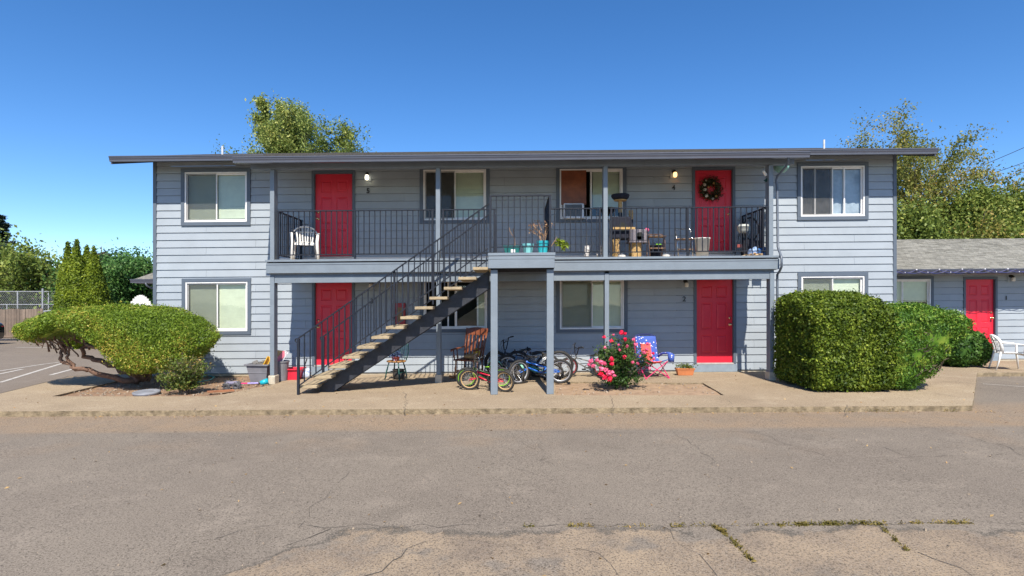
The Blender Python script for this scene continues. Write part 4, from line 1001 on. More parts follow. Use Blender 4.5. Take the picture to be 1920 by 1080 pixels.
# small rose shrub by the juniper, twiggy and half bare
L_ROS = leafm('rose_leaf', (.03,.06,.012), (.12,.15,.03), (.30,.17,.06), .25, .35, patch=4, gain=1.4)
def bush(name, label, cat, loc, rx, ry, h, nst, leafn, leaf, mat_, seed, z0=.12, stemcol=BARK, zf=1.):
    rn = random.Random(seed); r = np.random.default_rng(seed); t = thing(name, label, cat, loc); mb = MB(); tips = []
    for i in range(nst):
        a = rn.uniform(0,6.28); rr = rn.random()**.5; hz = h*(1-.35*rr*rr)*rn.uniform(.65,1.05)
        e = Vector((math.cos(a)*rr*rx, math.sin(a)*rr*ry, hz)); m_ = Vector((e.x*.35, e.y*.35, hz*.5)); b0 = Vector((rn.gauss(0,.04), rn.gauss(0,.04), 0))
        mb.tube([b0, m_, e], [.009,.006,.003], 4, caps=False); tips.append((b0,m_,e))
        for k in range(4):
            f = rn.uniform(.35,.95); p = b0*(1-f)**2 + m_*2*f*(1-f) + e*f*f; e2 = p + Vector((rn.gauss(0,.12)*rx*2, rn.gauss(0,.12)*ry*2, rn.uniform(-.02,.14)*h)); mb.tube([p,e2],[.004,.002],3,caps=False); tips.append((p,p.lerp(e2,.5),e2))
    mb.build('stems', stemcol, t); T = np.array([[tuple(a) for a in q] for q in tips]); k = r.integers(0,len(T),leafn); u = (.25+.75*r.random(leafn))[:,None]
    pt = (1-u)**2*T[k,0]+2*u*(1-u)*T[k,1]+u*u*T[k,2]+r.normal(size=(leafn,3))*.035; low = r.random(leafn) < .16; pt[low,2] *= .35; pt[low,:2] *= .7; pt = pt[pt[:,2] > z0*h]
    leafmesh('foliage', pt, leaf, mat_, t, seed=seed, asp=.65)
    return t, tips
p = G(345,736); bush('small_rose_shrub', 'small thorny rose shrub with reddish tinged leaves in front of the sculpted juniper', 'shrub', (p.x,p.y,-.03), .52, .42, .80, 34, 5200, .042, L_ROS, 91)
L_ROS2 = leafm('rose_green', (.015,.045,.012), (.05,.10,.02), (.14,.19,.05), .25, .3, patch=4, gain=1.2)
p = G(1163,728); rb_, tips = bush('rose_bush', 'pink flowering rose bush in the soil bed in front of the camp chair', 'rose bush', (p.x,p.y,-.04), .56, .45, 1.12, 46, 10500, .045, L_ROS2, 92, z0=.03)
rn = random.Random(9)
PINK = leafm('pink_petal', (.75,.08,.20), (.90,.22,.38), (.95,.50,.62), .3, .5, patch=3); HOT = leafm('red_petal', (.80,.01,.05), (.90,.03,.10), (.95,.10,.20), .25, .5, patch=3)
def flower(mb_pts, c, s, m_):
    r = np.random.default_rng(rn.randint(0,99999)); n = 60; d = r.normal(size=(n,3)); d[:,1] -= .5; d /= np.linalg.norm(d,axis=1)[:,None]
    leafmesh('flower', np.array(c)+d*s*.5*r.random((n,1))**.6, s*.42, m_, rb_, N=d, jit=.5, asp=1., seed=rn.randint(0,9999))
sc_ = p.y
def fp(px, py, dy=-.35): q = P(px,py,p.y+dy); return (q.x-p.x, dy, q.z+.04)
for (px, py, s, m_) in ((1165,624,.10,HOT),(1172,626,.07,HOT),(1133,632,.07,HOT),(1146,640,.08,HOT),(1172,636,.08,HOT),(1176,649,.07,PINK),(1188,636,.07,PINK),(1192,646,.08,PINK),(1214,644,.07,PINK),(1212,655,.07,PINK),(1134,652,.06,PINK),(1162,656,.06,PINK),(1171,669,.08,HOT),(1186,679,.07,PINK),(1196,681,.06,PINK),
    (1146,674,.10,HOT),(1147,682,.09,HOT),(1108,678,.10,PINK),(1112,686,.09,PINK),(1104,684,.07,PINK),(1127,680,.10,PINK),(1134,682,.08,PINK),(1120,676,.08,PINK),(1127,692,.11,PINK),(1137,694,.11,PINK),(1126,701,.11,HOT),(1141,700,.12,PINK),(1134,708,.11,HOT),(1143,710,.11,HOT),(1148,698,.08,PINK),(1152,704,.07,PINK),(1225,662,.06,HOT),(1226,672,.06,PINK),(1207,660,.08,PINK),(1150,628,.05,PINK),(1160,646,.05,PINK),(1218,690,.06,PINK),(1200,667,.05,PINK)):
    flower(None, fp(px,py,-.38 if py > 660 else -.22), s*.92, m_)
# plants against the right window pane and vines are inside; chain link court, plank fence
FW = pm('grey_fence_wood', (.19,.14,.105), .9, .2, 4, .4, 20, col2=(.15,.115,.09), island=.22)
Yf = 29.; p0 = P(-60,600,Yf); p1 = P(78,600,Yf)
f = thing('plank_fence', 'weathered grey vertical plank fence beyond the parking lot', 'fence', (p0.x,Yf,-.1)); zt = ZZ(40,579.5,Yf)
mb = MB(); x = p0.x; rn = random.Random(3)
while x < p1.x:
    mb.box(x+.004, x+.14, Yf+rn.uniform(-.01,.01), Yf+.03, ZZ(40,632,Yf)-.05, zt+rn.uniform(-.02,.02)); x += .148
mb.build('planks', FW, f, O0); mb = MB(); mb.box(p0.x, p1.x, Yf-.03, Yf-.012, ZZ(40,632,Yf)-.02, ZZ(40,629,Yf)); mb.build('kick_board', FW, f, O0)
f = thing('chain_link_fence', 'tall chain link court fence with pale posts behind the plank fence', 'fence', (p0.x,33,-.1)); GALV = pm('galvanised', (.33,.34,.36), .4, .1, 8)
for i, (a, pyt, Y, r_) in enumerate(((80,541,31,.045),(33,547,33,.035),(91,549,33,.03),(13,571,33,.025),(-30,547,33,.03),(107,560,33,.03))):
    q = P(a,pyt,Y); mb = MB(); mb.cyl((q.x,Y,-.3),(q.x,Y,q.z),r_); mb.build('post', GALV, f, O0)
mb = MB()
for py in (546.5,571): a = P(-80,py,33); b = P(112,py,33); mb.cyl((a.x,33,a.z),(b.x,33,b.z),.022)
a = P(82,584,31); b = P(107,581,31); mb.cyl((a.x,31,a.z),(b.x,31,b.z),.04)
mb.build('rails', GALV, f, O0)
a = P(-80,547,33); b = P(112,547,33); mb = MB(); x = a.x
zt_, zb_ = a.z, .2
while x < b.x:
    for s in (-1,1): mb.beam((x,33+.01*s,zb_ if s > 0 else zt_),(x+(zt_-zb_)*.8,33+.01*s,zt_ if s > 0 else zb_),.005,.005,up=(0,1,0))
    x += .12
mb.build('mesh', GALV, f, O0)
f = thing('street_lamp', None, None, (0,0,0)); bpy.data.objects.remove(f)
# far low houses behind the court
for (xa, xb, pyt, pyb, Y, lab) in ((-40,120,559,582,60,'long low grey house far behind the court fence'),(10,60,556,575,75,'small red brown roofed house far behind the court fence')):
    a = P(xa,pyt,Y); b = P(xb,pyt,Y); h_ = thing('far_house', lab, 'house', (a.x,Y,0)); zb2 = P(xa,(pyt+pyb)/2,Y).z
    mb = MB(); mb.box(a.x+.3, b.x-.3, Y+.6, Y+8, -.5, zb2); mb.build('wall', pm('far_wall', (.35,.36,.38), .8), h_, O0)
    mb = MB(); mb.add([(a.x,Y,zb2-.1),(b.x,Y,zb2-.1),(b.x,Y+4.5,a.z),(a.x,Y+4.5,a.z),(b.x,Y+9,zb2-.1),(a.x,Y+9,zb2-.1)], [(0,1,2,3),(3,2,4,5)]); mb.build('roof', pm('far_roof'+str(Y), (.10,.09,.09) if Y == 60 else (.25,.12,.08), .9), h_, O0)
    mb = MB(); 
    for k in range(3): x = a.x+1+(b.x-a.x)*k/3.2; mb.box(x, x+1.2, Y+.57, Y+.6, zb2-1.3, zb2-.4)
    mb.build('windows', pm('far_glass', (.05,.06,.07), .2), h_, O0)
# power lines
WIRE = pm('cable', (.03,.03,.035), .5)
for (a, b, lab) in (((1790,330),(1990,240),'upper overhead wire crossing the sky right of the tall tree'),((1860,325),(1990,274),'lower overhead wire crossing the sky at the right edge')):
    pa, pb = P(a[0],a[1],34), P(b[0]+60,b[1]-25,30); pc = P(a[0]-200,a[1]+85,36); mb = MB(); q = []
    for A_, B_ in ((pc,pa),(pa,pb)):
        for k in range(12): u = k/12; q.append(A_.lerp(B_,u)-Vector((0,0,.5*u*(1-u))))
    q.append(pb); mb.tube(q, .016, 5); o = mb.build('power_line', WIRE, None, tuple(pa)); tag(o, lab, 'power line')
# wooded horizon beyond everything
r = np.random.default_rng(12); n = 26000; xs = r.uniform(-240,240,n); bump = np.array([noise.noise(Vector((x*.06,0,0)))*2.2+noise.noise(Vector((x*.22,3,0)))*1.1 for x in xs])
zz = r.random(n)*(5.2+bump); leafmesh('far_woods', np.stack([xs, 120+r.normal(size=n)*4, zz],1), 1.5, L_DEC, seed=5); bpy.data.objects['far_woods']['kind'] = 'stuff'
# white slatted round top seen over the juniper
p = P(264,575,17.5); t = thing('white_slatted_top', 'rounded white slatted panel standing upright between the sculpted juniper and the building corner', 'garden chair', (p.x,17.5,0))
mb = MB(); wq = .62/1.0; hw = (XX(287,17.5)-XX(242,17.5))/2; zt = ZZ(264,553,17.5); n_ = 12
for i in range(n_):
    x = -hw + 2*hw*(i+.5)/n_; top = zt - .34*(x/hw)**2; mb.box(x-hw/n_+.004, x+hw/n_-.004, -.012, .012, .35, top)
mb.build('back_slats', pm('white_painted', (.78,.76,.72), .5, .06, 5), t)
mb = MB()
for z in (zt-.5,.7): mb.box(-hw*.8, hw*.8, .013, .035, z-.02, z+.02)
mb.build('cross_rail', MC['white_painted'], t); mb = MB(); mb.box(-hw, hw, -.55, -.0, .34, .37); mb.build('seat', MC['white_painted'], t)
for x in (-hw+.05, hw-.05):
    for y in (-.5,.02): mb = MB(); mb.box(x-.03, x+.03, y-.02, y+.02, 0, .335); mb.build('leg', MC['white_painted'], t)
# dark car at the left edge
YC = 26.5; p = G(-2,652,-.01); t = thing('parked_car', 'tail of a dark parked car at the left edge of the lot', 'car', (XX(11,YC)-2.1,YC-.9,0))
CARP = pm('car_paint', (.012,.013,.02), .25, .1, 3, coat=1.)
prof = [(-2.2,.28),(-2.2,.62),(-2.05,.80),(-1.1,.92),(-.45,1.38),(.75,1.42),(1.35,1.05),(2.0,1.0),(2.12,.85),(2.13,.45),(2.05,.26)]
mb = MB(); mb.prism(prof, -.85, .85); mb.build('body', CARP, t, bevel=.07, seg=3, smooth=True)
for x in (-1.35,1.3):
    for y in (-.84,.84): mb = MB(); mb.torus((x,y,.31),(0,1,0),.23,.085,20,8); mb.cyl((x,y-.06,.31),(x,y+.06,.31),.2,n=16); mb.build('wheel', BLACK, t)
mb = MB(); mb.box(2.09,2.135,-.80,-.66,.81,.86); mb.build('tail_light', pm('tail_red', (.2,.008,.008), .2), t, bevel=.02); mb = MB(); mb.box(2.09,2.135,.66,.80,.81,.86); mb.build('tail_light', MC['tail_red'], t, bevel=.02)
mb = MB(); mb.prism([(-.95,.97),(-.42,1.33),(.7,1.36),(1.2,1.05)], -.862, .862); mb.build('window', pm('car_glass', (.02,.025,.03), .05), t)
# ---------------------------------------------------------------- chairs and porch things
def cm(n, c, r=.5, **k): return pm(n, c, r, **k)
PLAS = cm('white_plastic', (.80,.78,.74), .38, var=.03)
def plastic_chair(label, loc, rz, group=None):
    t = thing('plastic_chair', label, 'chair', loc, rz, group)
    mb = MB(); n = 10; vs = []                       # curved seat; front is -y
    for i in range(n+1):
        for j in range(n+1):
            u, v = i/n*2-1, j/n; vs.append((u*(.235-.03*v), -.24+.45*v, .42-.025*(1-u*u)*math.sin(v*3)+(-.03*(max(0,.15-v)/.15)**2)-.01*v))
    k = len(vs); vs += [(x,y,z-.012) for x,y,z in vs]
    q = [(i*(n+1)+j,(i+1)*(n+1)+j,(i+1)*(n+1)+j+1,i*(n+1)+j+1) for i in range(n) for j in range(n)]
    mb.add(vs, q+[tuple(k+a for a in reversed(f)) for f in q]); mb.box(-.235,.235,-.245,-.23,.36,.40); mb.build('seat', PLAS, t, smooth=False)
    mb = MB()                                        # fan back with slots
    def bz(v): return (.21+.02*v+.10*v*v, .41+.43*v)
    rim = []
    for i in range(17):
        a = math.pi*i/16; x = -.26*math.cos(a)*(1.0); v = .55+.45*math.sin(a) if True else 0; y,z = bz(v); rim.append((x,y-.05*abs(math.cos(a)),z))
    mb.tube([(-.24,.17,.42)]+rim+[(.24,.17,.42)], .022, 8, sx=.6, sz=1.5)
    for i in range(7):
        u = -1+2*i/6; x0 = u*.15; x1 = u*.20; top = .97-.22*abs(u)**2.2; p = []
        for k in range(6): v = k/5*top; y,z = bz(v); p.append((x0+(x1-x0)*v, y-.03*abs(u), z))
        mb.tube(p, .022, 4, sx=1.0, sz=.22)
    for v in (.12,.68): y,z = bz(v); mb.tube([(-.19,y-.02,z),(0,y,z+.01),(.19,y-.02,z)], .02, 6, sz=.6)
    mb.build('backrest', PLAS, t, smooth=True)
    for s in (-1,1):
        mb = MB(); mb.tube([(s*.23,.25,.66),(s*.285,.12,.655),(s*.295,-.05,.645),(s*.285,-.2,.63),(s*.275,-.25,.59)], [.02,.028,.032,.03,.022], 8, sz=.45); mb.build('armrest', PLAS, t, smooth=True)
        mb = MB(); mb.tube([(s*.275,-.25,.60),(s*.255,-.24,.42),(s*.285,-.29,.0)], [.022,.032,.022], 6, sx=1.25, sz=.7); mb.build('leg', PLAS, t, smooth=True)
        mb = MB(); mb.tube([(s*.225,.20,.44),(s*.235,.24,.22),(s*.255,.30,.0)], [.034,.028,.02], 6, sx=1.1, sz=.7); mb.build('leg', PLAS, t, smooth=True)
    return t
GP = 'white plastic armchairs'
plastic_chair('white plastic armchair on the upper walkway in front of the top left red door', (XX(572,12.95),12.95,DT), .35, GP)
p = G(1886,688); plastic_chair('white plastic armchair standing by the single storey annex door', (XX(1893,13.9),13.95,0), 1.15, GP)
# rocking chair
RW = pm('rocker_wood', (.20,.06,.022), .35, .2, 5, .1, 30, col2=(.10,.028,.012)); RW2 = pm('rocker_light', (.42,.16,.05), .4, .2, 6)
t = thing('rocking_chair', 'brown wooden rocking chair between the stairs and the bicycles', 'rocking chair', (XX(880,13.05),13.05,0), -.42)
T_ = .22
for s in (-1,1):
    mb = MB(); mb.tube([(s*.25,-.46,.09),(s*.25,-.3,.045),(s*.25,-.05,.02),(s*.25,.2,.03),(s*.25,.45,.085),(s*.25,.6,.15)], .02, 6, sx=.8, sz=1.4); mb.build('rocker', RW2, t, smooth=True)
    for (y,z,m_) in ((-.22,.42,RW2),(.2,.42,RW)):
        mb = MB(); mb.tube([(s*.25,y*1.1,.04),(s*.245,y*1.08,.13),(s*.24,y,.17),(s*.235,y,.25),(s*.23,y*.98,.30),(s*.23,y*.95,z)], [.016,.024,.017,.026,.018,.02], 8); mb.build('leg', m_, t, smooth=True)
    mb = MB(); mb.tube([(s*.24,.22,.72),(s*.28,.05,.69),(s*.30,-.15,.68),(s*.29,-.3,.67),(s*.285,-.34,.64)], [.02,.03,.034,.034,.02], 8, sz=.6); mb.build('armrest', RW, t, smooth=True)
    for y in (-.24,-.08): mb = MB(); mb.tube([(s*.25,y,.44),(s*.265,y,.52),(s*.27,y,.58),(s*.28,y,.67)], [.014,.022,.014,.016], 6); mb.build('arm_spindle', RW, t, smooth=True)
    mb = MB(); mb.tube([(s*.23,.2,.44),(s*.25,.27,.75),(s*.275,.38,1.12)], [.022,.024,.018], 8); mb.build('back_post', RW, t, smooth=True)
mb = MB(); mb.box(-.27,.27,-.28,.24,.42,.455); mb.build('seat', RW, t, bevel=.015, seg=2)
mb = MB(); n = 9; top = []
for i in range(n): u = -1+2*i/(n-1); top.append((u*.29, 1.17-.05*u*u+.03*(abs(u) > .9)))
poly = [(-.275,.98)]+top+[(.275,.98)]; poly = [( x, z) for x,z in poly]
mb.prism([(x,z) for x,z in reversed(poly)], .0, .025); M = Matrix.Translation((0,.33,0)) @ Matrix.Translation((0,0,1.0)) @ Matrix.Rotation(-T_*1.1,4,'X') @ Matrix.Translation((0,0,-1.0)); mb.move(M); mb.build('crest_rail', RW, t, bevel=.006)
for i in range(5):
    x = -.17+.085*i; mb = MB(); mb.tube([(x,.21,.45),(x*1.05,.245,.62),(x*1.1,.29,.8),(x*1.12,.34,1.0)], [.014,.03,.03,.014], 6, sz=.4); mb.build('back_slat', RW, t, smooth=True)
mb = MB(); mb.cyl((-.24,-.23,.2),(.24,-.23,.2),.014); mb.cyl((-.24,.21,.2),(.24,.21,.2),.014); mb.cyl((-.24,-.23,.16),(-.24,.21,.16),.013); mb.cyl((.24,-.23,.16),(.24,.21,.16),.013); mb.build('stretcher', RW2, t)
t = thing('folded_cushion', 'tan and yellow striped bundle lying on the rocking chair seat', 'cushion', (XX(884,12.98),12.95,.457), .3)
mb = MB(); mb.ball((0,0,.06),.16,8,1.1,.8,.38); mb.build('cushion', cm('tan_cloth', (.45,.27,.12), .9, var=.25), t, smooth=True)
mb = MB(); mb.ball((.12,-.02,.14),.08,7,1,.8,1.3); mb.build('bundle', cm('yellow_cloth', (.55,.42,.06), .9, var=.2), t, smooth=True)
# green windsor chair with potted plants
GW = cm('green_paint', (.025,.10,.085), .45, var=.15); t = thing('green_wooden_chair', 'dark green wooden chair with worn orange seat edge under the stairs', 'chair', (XX(744,13.0),12.95,0), -.35)
mb = MB(); mb.lathe((0,0,.40), [(.001,.0),(.20,.0),(.22,.018),(.20,.036),(.001,.03)], 20, 1.05, .95); mb.build('seat', cm('worn_seat', (.36,.17,.05), .5, var=.2), t, smooth=True)
for (x,y) in ((-.15,-.14),(.15,-.14),(-.14,.14),(.14,.14)):
    mb = MB(); mb.tube([(x*.8,y*.8,.40),(x*1.05,y*1.05,.22),(x*1.25,y*1.3,0)], [.014,.02,.012], 6); mb.build('leg', GW, t, smooth=True)
mb = MB(); mb.cyl((-.17,-.16,.16),(-.16,.16,.18),.01); mb.cyl((.17,-.16,.16),(.16,.16,.18),.01); mb.cyl((-.165,0,.17),(.165,0,.17),.01); mb.build('stretcher', GW, t)
mb = MB(); mb.tube([(-.17,.14,.43),(-.20,.20,.62),(-.16,.25,.78),(0,.27,.86),(.16,.25,.78),(.20,.20,.62),(.17,.14,.43)], .013, 8); mb.build('back_hoop', GW, t, smooth=True)
for i in range(6): x = -.12+.048*i; mb = MB(); mb.cyl((x*.9,.16,.43),(x*1.05,.255,.85-.07*abs(x/.12)**2),.007,n=6); mb.build('spindle', GW, t)
t = thing('flowering_pot', 'small pot of blue and white blooms on the green wooden chair', 'potted plant', (XX(742,12.9),12.9,.437))
mb = MB(); mb.lathe((0,0,0), [(.001,0),(.07,0),(.095,.08),(.095,.095),(.001,.09)], 14); mb.build('pot', cm('red_pot', (.25,.05,.04), .6), t)
r = np.random.default_rng(5); pt = r.normal(size=(420,3))*np.array([.07,.06,.04])+np.array([0,0,.13]); leafmesh('foliage', pt, .04, leafm('blue_bloom', (.05,.09,.05), (.10,.14,.35), (.65,.68,.75), .2), t, asp=.8)
t = thing('dark_pot', 'empty dark round pot on the paving under the green wooden chair', 'pot', (XX(747,12.95),13.0,0)); mb = MB(); mb.lathe((0,0,0), [(.001,0),(.10,0),(.135,.06),(.14,.15),(.12,.2),(.15,.22),(.14,.23),(.10,.2),(.001,.1)], 18); mb.build('bowl', cm('dark_clay', (.05,.045,.04), .6), t, smooth=True)
# children's camp chair
BLU = bpy.data.materials.new('star_cloth'); BLU.use_nodes = True; nt = BLU.node_tree; b_ = nt.nodes['Principled BSDF']; tc = nn(nt,'ShaderNodeTexCoord'); vo = nn(nt,'ShaderNodeTexVoronoi', i_Scale=17.); nt.links.new(tc.outputs['Object'], vo.inputs['Vector'])
lt = nn(nt,'ShaderNodeMath', op='LESS_THAN', n1=.24); nt.links.new(vo.outputs['Distance'], lt.inputs[0]); mx = nn(nt,'ShaderNodeMix'); mx.data_type = 'RGBA'; nt.links.new(lt.outputs[0], mx.inputs[0]); mx.inputs[6].default_value = (.05,.10,.38,1); mx.inputs[7].default_value = (.75,.70,.72,1); nt.links.new(mx.outputs[2], b_.inputs['Base Color']); b_.inputs['Roughness'].default_value = .85
CORAL = cm('coral_cloth', (.80,.10,.09), .85, var=.1); PTUBE = cm('pink_tube', (.62,.03,.14), .35); NAVY = cm('navy_trim', (.02,.03,.12), .8)
t = thing('camp_chair', 'small folding camp chair in blue starred fabric with coral centre, right of the rose bush', 'camp chair', (XX(1222,13.0),13.0,0), .25); t.scale = (1.07,1.07,1.07)
mb = MB(); n = 12; vs = []
for i in range(n+1):
    for j in range(n+1):
        u, v = i/n*2-1, j/n
        if v < .45: f = v/.45; y = -.26+.42*f; z = .36-.07*math.sin(f*2.2)+.05*u*u
        else: f = (v-.45)/.55; y = .16+.13*f; z = .31+.05*u*u+.55*f
        hw_ = .24+.0*v; z2 = z - (.04*u*u if v > .95 else 0); vs.append((u*hw_, y-.05*u*u*0+.05*(1-u*u), z2))
q = [(i*(n+1)+j,(i+1)*(n+1)+j,(i+1)*(n+1)+j+1,i*(n+1)+j+1) for i in range(n) for j in range(n)]
for f in q:
    i = f[0]//(n+1); j = f[0]%(n+1); mb.mi = 1 if (3 <= i <= 8 and j < 10) else 0; mb.f.append(f); mb.m.append(mb.mi)
mb.v = vs; o = mb.build('seat_and_back', [BLU, CORAL], t, smooth=True); md = o.modifiers.new('s','SOLIDIFY'); md.thickness = .012
mb = MB(); mb.tube([(-.25,.29,.78),(-.24,.30,.86),(-.12,.34,.90),(.12,.34,.90),(.24,.30,.86),(.25,.29,.78)], .018, 6); mb.build('back_trim', NAVY, t, smooth=True)
for s in (-1,1):
    mb = MB(); mb.tube([(s*.26,.22,.42),(s*.31,.1,.50),(s*.34,-.08,.52),(s*.335,-.24,.50)], .05, 8, sx=.9, sz=.5); mb.build('armrest', BLU, t, smooth=True)
    mb = MB(); mb.lathe((s*.345,-.2,.34), [(.001,0),(.06,0),(.072,.16),(.06,.165)], 12); mb.build('cup_holder', BLU, t, smooth=True)
for a, b in (((-.25,-.25,.02),(.25,-.22,.36)),((.25,-.25,.02),(-.25,-.22,.36)),((-.26,.22,.02),(.25,.20,.34)),((.26,.22,.02),(-.25,.20,.34)),((-.27,-.25,.02),(-.25,.22,.36)),((-.27,.22,.02),(-.25,-.22,.36)),((.27,-.25,.02),(.25,.22,.36)),((.27,.22,.02),(.25,-.22,.36))):
    mb = MB(); mb.cyl(a,b,.010,n=8); mb.build('leg_tube', PTUBE, t)
mb = MB()
for x in (-.26,.26):
    mb.cyl((x,.22,.3),(x*.97,.31,.85),.01,n=8)
    for y in (-.25,.22): mb.cyl((x,y,0),(x,y,.03),.022,n=8)
mb.build('back_poles', PTUBE, t)
# terracotta planter
t = thing('terracotta_planter', 'small rectangular terracotta planter of wilting green plants left of the lower right door', 'planter', (XX(1284,13.35),13.35,0))
mb = MB(); mb.add([(-.17,-.07,0),(.17,-.07,0),(.17,.07,0),(-.17,.07,0),(-.205,-.09,.15),(.205,-.09,.15),(.205,.09,.15),(-.205,.09,.15)], [(0,3,2,1),(0,1,5,4),(1,2,6,5),(2,3,7,6),(3,0,4,7)]); mb.box(-.215,.215,-.10,.10,.135,.165); mb.build('pot', cm('terracotta', (.50,.17,.06), .75), t, bevel=.006)
pt = r.normal(size=(260,3))*np.array([.10,.05,.035])+np.array([0,0,.2]); leafmesh('foliage', pt, .05, leafm('planter_leaf', (.06,.10,.02), (.16,.20,.05), (.35,.30,.12), .3), t)
# ---------------------------------------------------------------- bicycles; local +x is the front wheel
TYR = cm('tyre', (.03,.028,.026), .8, var=.2); CHR = cm('chrome', (.6,.6,.6), .22, metal=1.); SPK = cm('spoke', (.5,.5,.5), .3, metal=.8)
def bike(label, X, Y, rz, R, wb, fc, rimc, lean=0., style='mtb', tyre=TYR, steer=0., barh=None, sadh=None, spoke=SPK, fork=None, group='bicycles parked under the walkway', z=0, tr=None, mtrail=None, saddlem=None, guard=None):
    t = thing('bicycle', label, 'bicycle', (X,Y,z), rz, group); t.rotation_euler = (lean,0,rz)
    tr = tr or R*.11; rearx, frx = -wb/2, wb/2; bb = Vector((-wb*.06,0,R*.85)); seat = Vector((-wb*.20, 0, R+ (sadh or R*1.0))); hd = Vector((wb*.27,0,R*1.0+(barh or R*.95))); hd2 = hd-Vector((-.03,0,.12*R/.25))
    ft = R*.065 if style != 'road' else .014
    ft = max(.012, ft)
    sb = seat-Vector((-.0,0,.12)); 
    mb = MB()
    mb.tube([hd2, bb], ft, 8); mb.tube([hd-Vector((0,0,.03)), sb.lerp(bb,.06)], ft*.9, 8); mb.tube([sb, bb], ft*.85, 8)
    for s in (-1,1): mb.tube([bb+Vector((0,s*.03,0)), (rearx,s*.055,R)], ft*.5, 6); mb.tube([sb.lerp(bb,.08)+Vector((0,s*.02,0)), (rearx,s*.055,R)], ft*.45, 6)
    mb.tube([hd, hd2+Vector((.0,0,-.01))], ft*1.15, 8); mb.build('frame', fc, t, smooth=True)
    Ms = Matrix.Translation(hd) @ Matrix.Rotation(steer,4,'Z') @ Matrix.Translation(-hd)
    cr = hd2 + Vector((.02,0,-.05)); mb = MB()
    for s in (-1,1): mb.tube([cr+Vector((0,s*.045,0)), (frx,s*.05,R)], ft*.6, 8)
    mb.tube([cr+Vector((0,-.05,0)), cr+Vector((0,.05,0))], ft*.7, 6); mb.move(Ms); mb.build('fork', fork or fc, t, smooth=True)
    for i, (x, M) in enumerate(((frx, Ms),(rearx, Matrix.Identity(4)))):
        mb = MB(); mb.cyl((x,-.045,R),(x,.045,R),.02*R/.25,n=10)
        for k in range(18):
            a = k*math.pi*2/18; mb.cyl((x+.02*math.cos(a+1),.012*(-1)**k,R+.02*math.sin(a+1)),(x+(R-tr*1.7)*math.cos(a),0,R+(R-tr*1.7)*math.sin(a)),.0018 if R > .22 else .0025,n=3)
        mb.move(M); w_ = mb.build('wheel', spoke, t)
        mb = MB(); mb.torus((x,0,R),(0,1,0),R-tr,tr,40,8); mb.move(M); mb.build('tyre', tyre, w_, smooth=True)
        mb = MB(); mb.torus((x,0,R),(0,1,0),R-tr*2.05,tr*.55,40,6,sx=.9,sz=1.1); mb.move(M); mb.build('rim', rimc, w_, smooth=True)
        if guard: mb = MB(); mb.tube([M @ Vector((x+(R+.015)*math.cos(a),0,R+(R+.015)*math.sin(a))) for a in [0.2+i_*.3 for i_ in range(9)]], .03, 6, sz=.3); mb.build('mudguard', guard, t, smooth=True)
    mb = MB(); bw = .27 if style != 'kid' else .22; top = hd+Vector((-.02,0,.10 if style == 'mtb' else .05))
    if style in ('kid','bmx'):
        h_ = R*.85; mb.tube([top+Vector((-.06,-bw,h_)), top+Vector((0,-bw*.55,h_*.95)), top+Vector((.02,-.06,0)), top+Vector((.02,.06,0)), top+Vector((0,bw*.55,h_*.95)), top+Vector((-.06,bw,h_))], .012, 8); mb.tube([top+Vector((.0,-bw*.45,h_*.7)), top+Vector((0,bw*.45,h_*.7))], .01, 6)
        ge = [top+Vector((-.06,-bw,h_)), top+Vector((-.06,bw,h_))]; gi = [top+Vector((-.02,-bw*.62,h_)), top+Vector((-.02,bw*.62,h_))]
    else:
        mb.tube([top+Vector((-.05,-bw,.02)), top+Vector((.03,-.08,.0)), top+Vector((.03,.08,.0)), top+Vector((-.05,bw,.02))], .012, 8)
        ge = [top+Vector((-.05,-bw,.02)), top+Vector((-.05,bw,.02))]; gi = [top+Vector((-.01,-bw*.62,.012)), top+Vector((-.01,bw*.62,.012))]
    mb.tube([hd, top+Vector((.02,0,0))], .014, 8); mb.move(Ms); hb = mb.build('handlebar', CHR if style in ('road','kid') else BLACK, t, smooth=True)
    for a, b in zip(ge, gi): mb = MB(); mb.tube([a, a.lerp(b,.8)], .018, 8); mb.move(Ms); mb.build('grip', BLACK, hb, smooth=True)
    mb = MB()
    for s in (0,1): a = ge[s]; mb.tube([gi[s]+Vector((.01,0,-.01)), gi[s].lerp(a,.5)+Vector((.06,0,-.03)), a+Vector((.05,0,-.02))], .005, 5)
    mb.tube([gi[0]+Vector((.03,0,0)), hd+Vector((.12,-.05,.08)), hd+Vector((.05,-.02,-.12))], .004, 5); mb.tube([gi[1]+Vector((.03,0,0)), hd+Vector((.14,.05,.05)), bb.lerp(hd,.5)], .004, 5); mb.move(Ms); mb.build('brake_lever', BLACK, hb)
    mb = MB(); mb.cyl(sb, seat, ft*.6, n=8); mb.build('seat_post', CHR, t)
    mb = MB(); L_ = .12 if style == 'kid' else .135; mb.tube([seat+Vector((L_,0,.015)), seat+Vector((L_*.5,0,.02)), seat+Vector((0,0,.02)), seat+Vector((-L_*.5,0,.03)), seat+Vector((-L_*.8,0,.035)), seat+Vector((-L_,0,.03))], [.012,.022,.04,.07,.072,.04], 10, sz=.42); mb.build('saddle', saddlem or BLACK, t, smooth=True)
    mb = MB(); cl = R*.42; mb.torus(bb+Vector((0,-.05,0)),(0,1,0),R*.26,.008,24,5); mb.beam(bb+Vector((0,-.06,0)), bb+Vector((cl*.8,-.07,-cl*.6)), .016, .012); mb.beam(bb+Vector((0,.06,0)), bb+Vector((-cl*.8,.07,cl*.6)), .016, .012)
    mb.tube([bb+Vector((0,-.05,R*.26)), (rearx,-.05,R+.04)], .004, 4); mb.tube([bb+Vector((0,-.05,-R*.26)), (rearx,-.05,R-.04)], .004, 4); c_ = mb.build('crank', cm('dark_steel', (.08,.08,.08), .4, metal=.6), t)
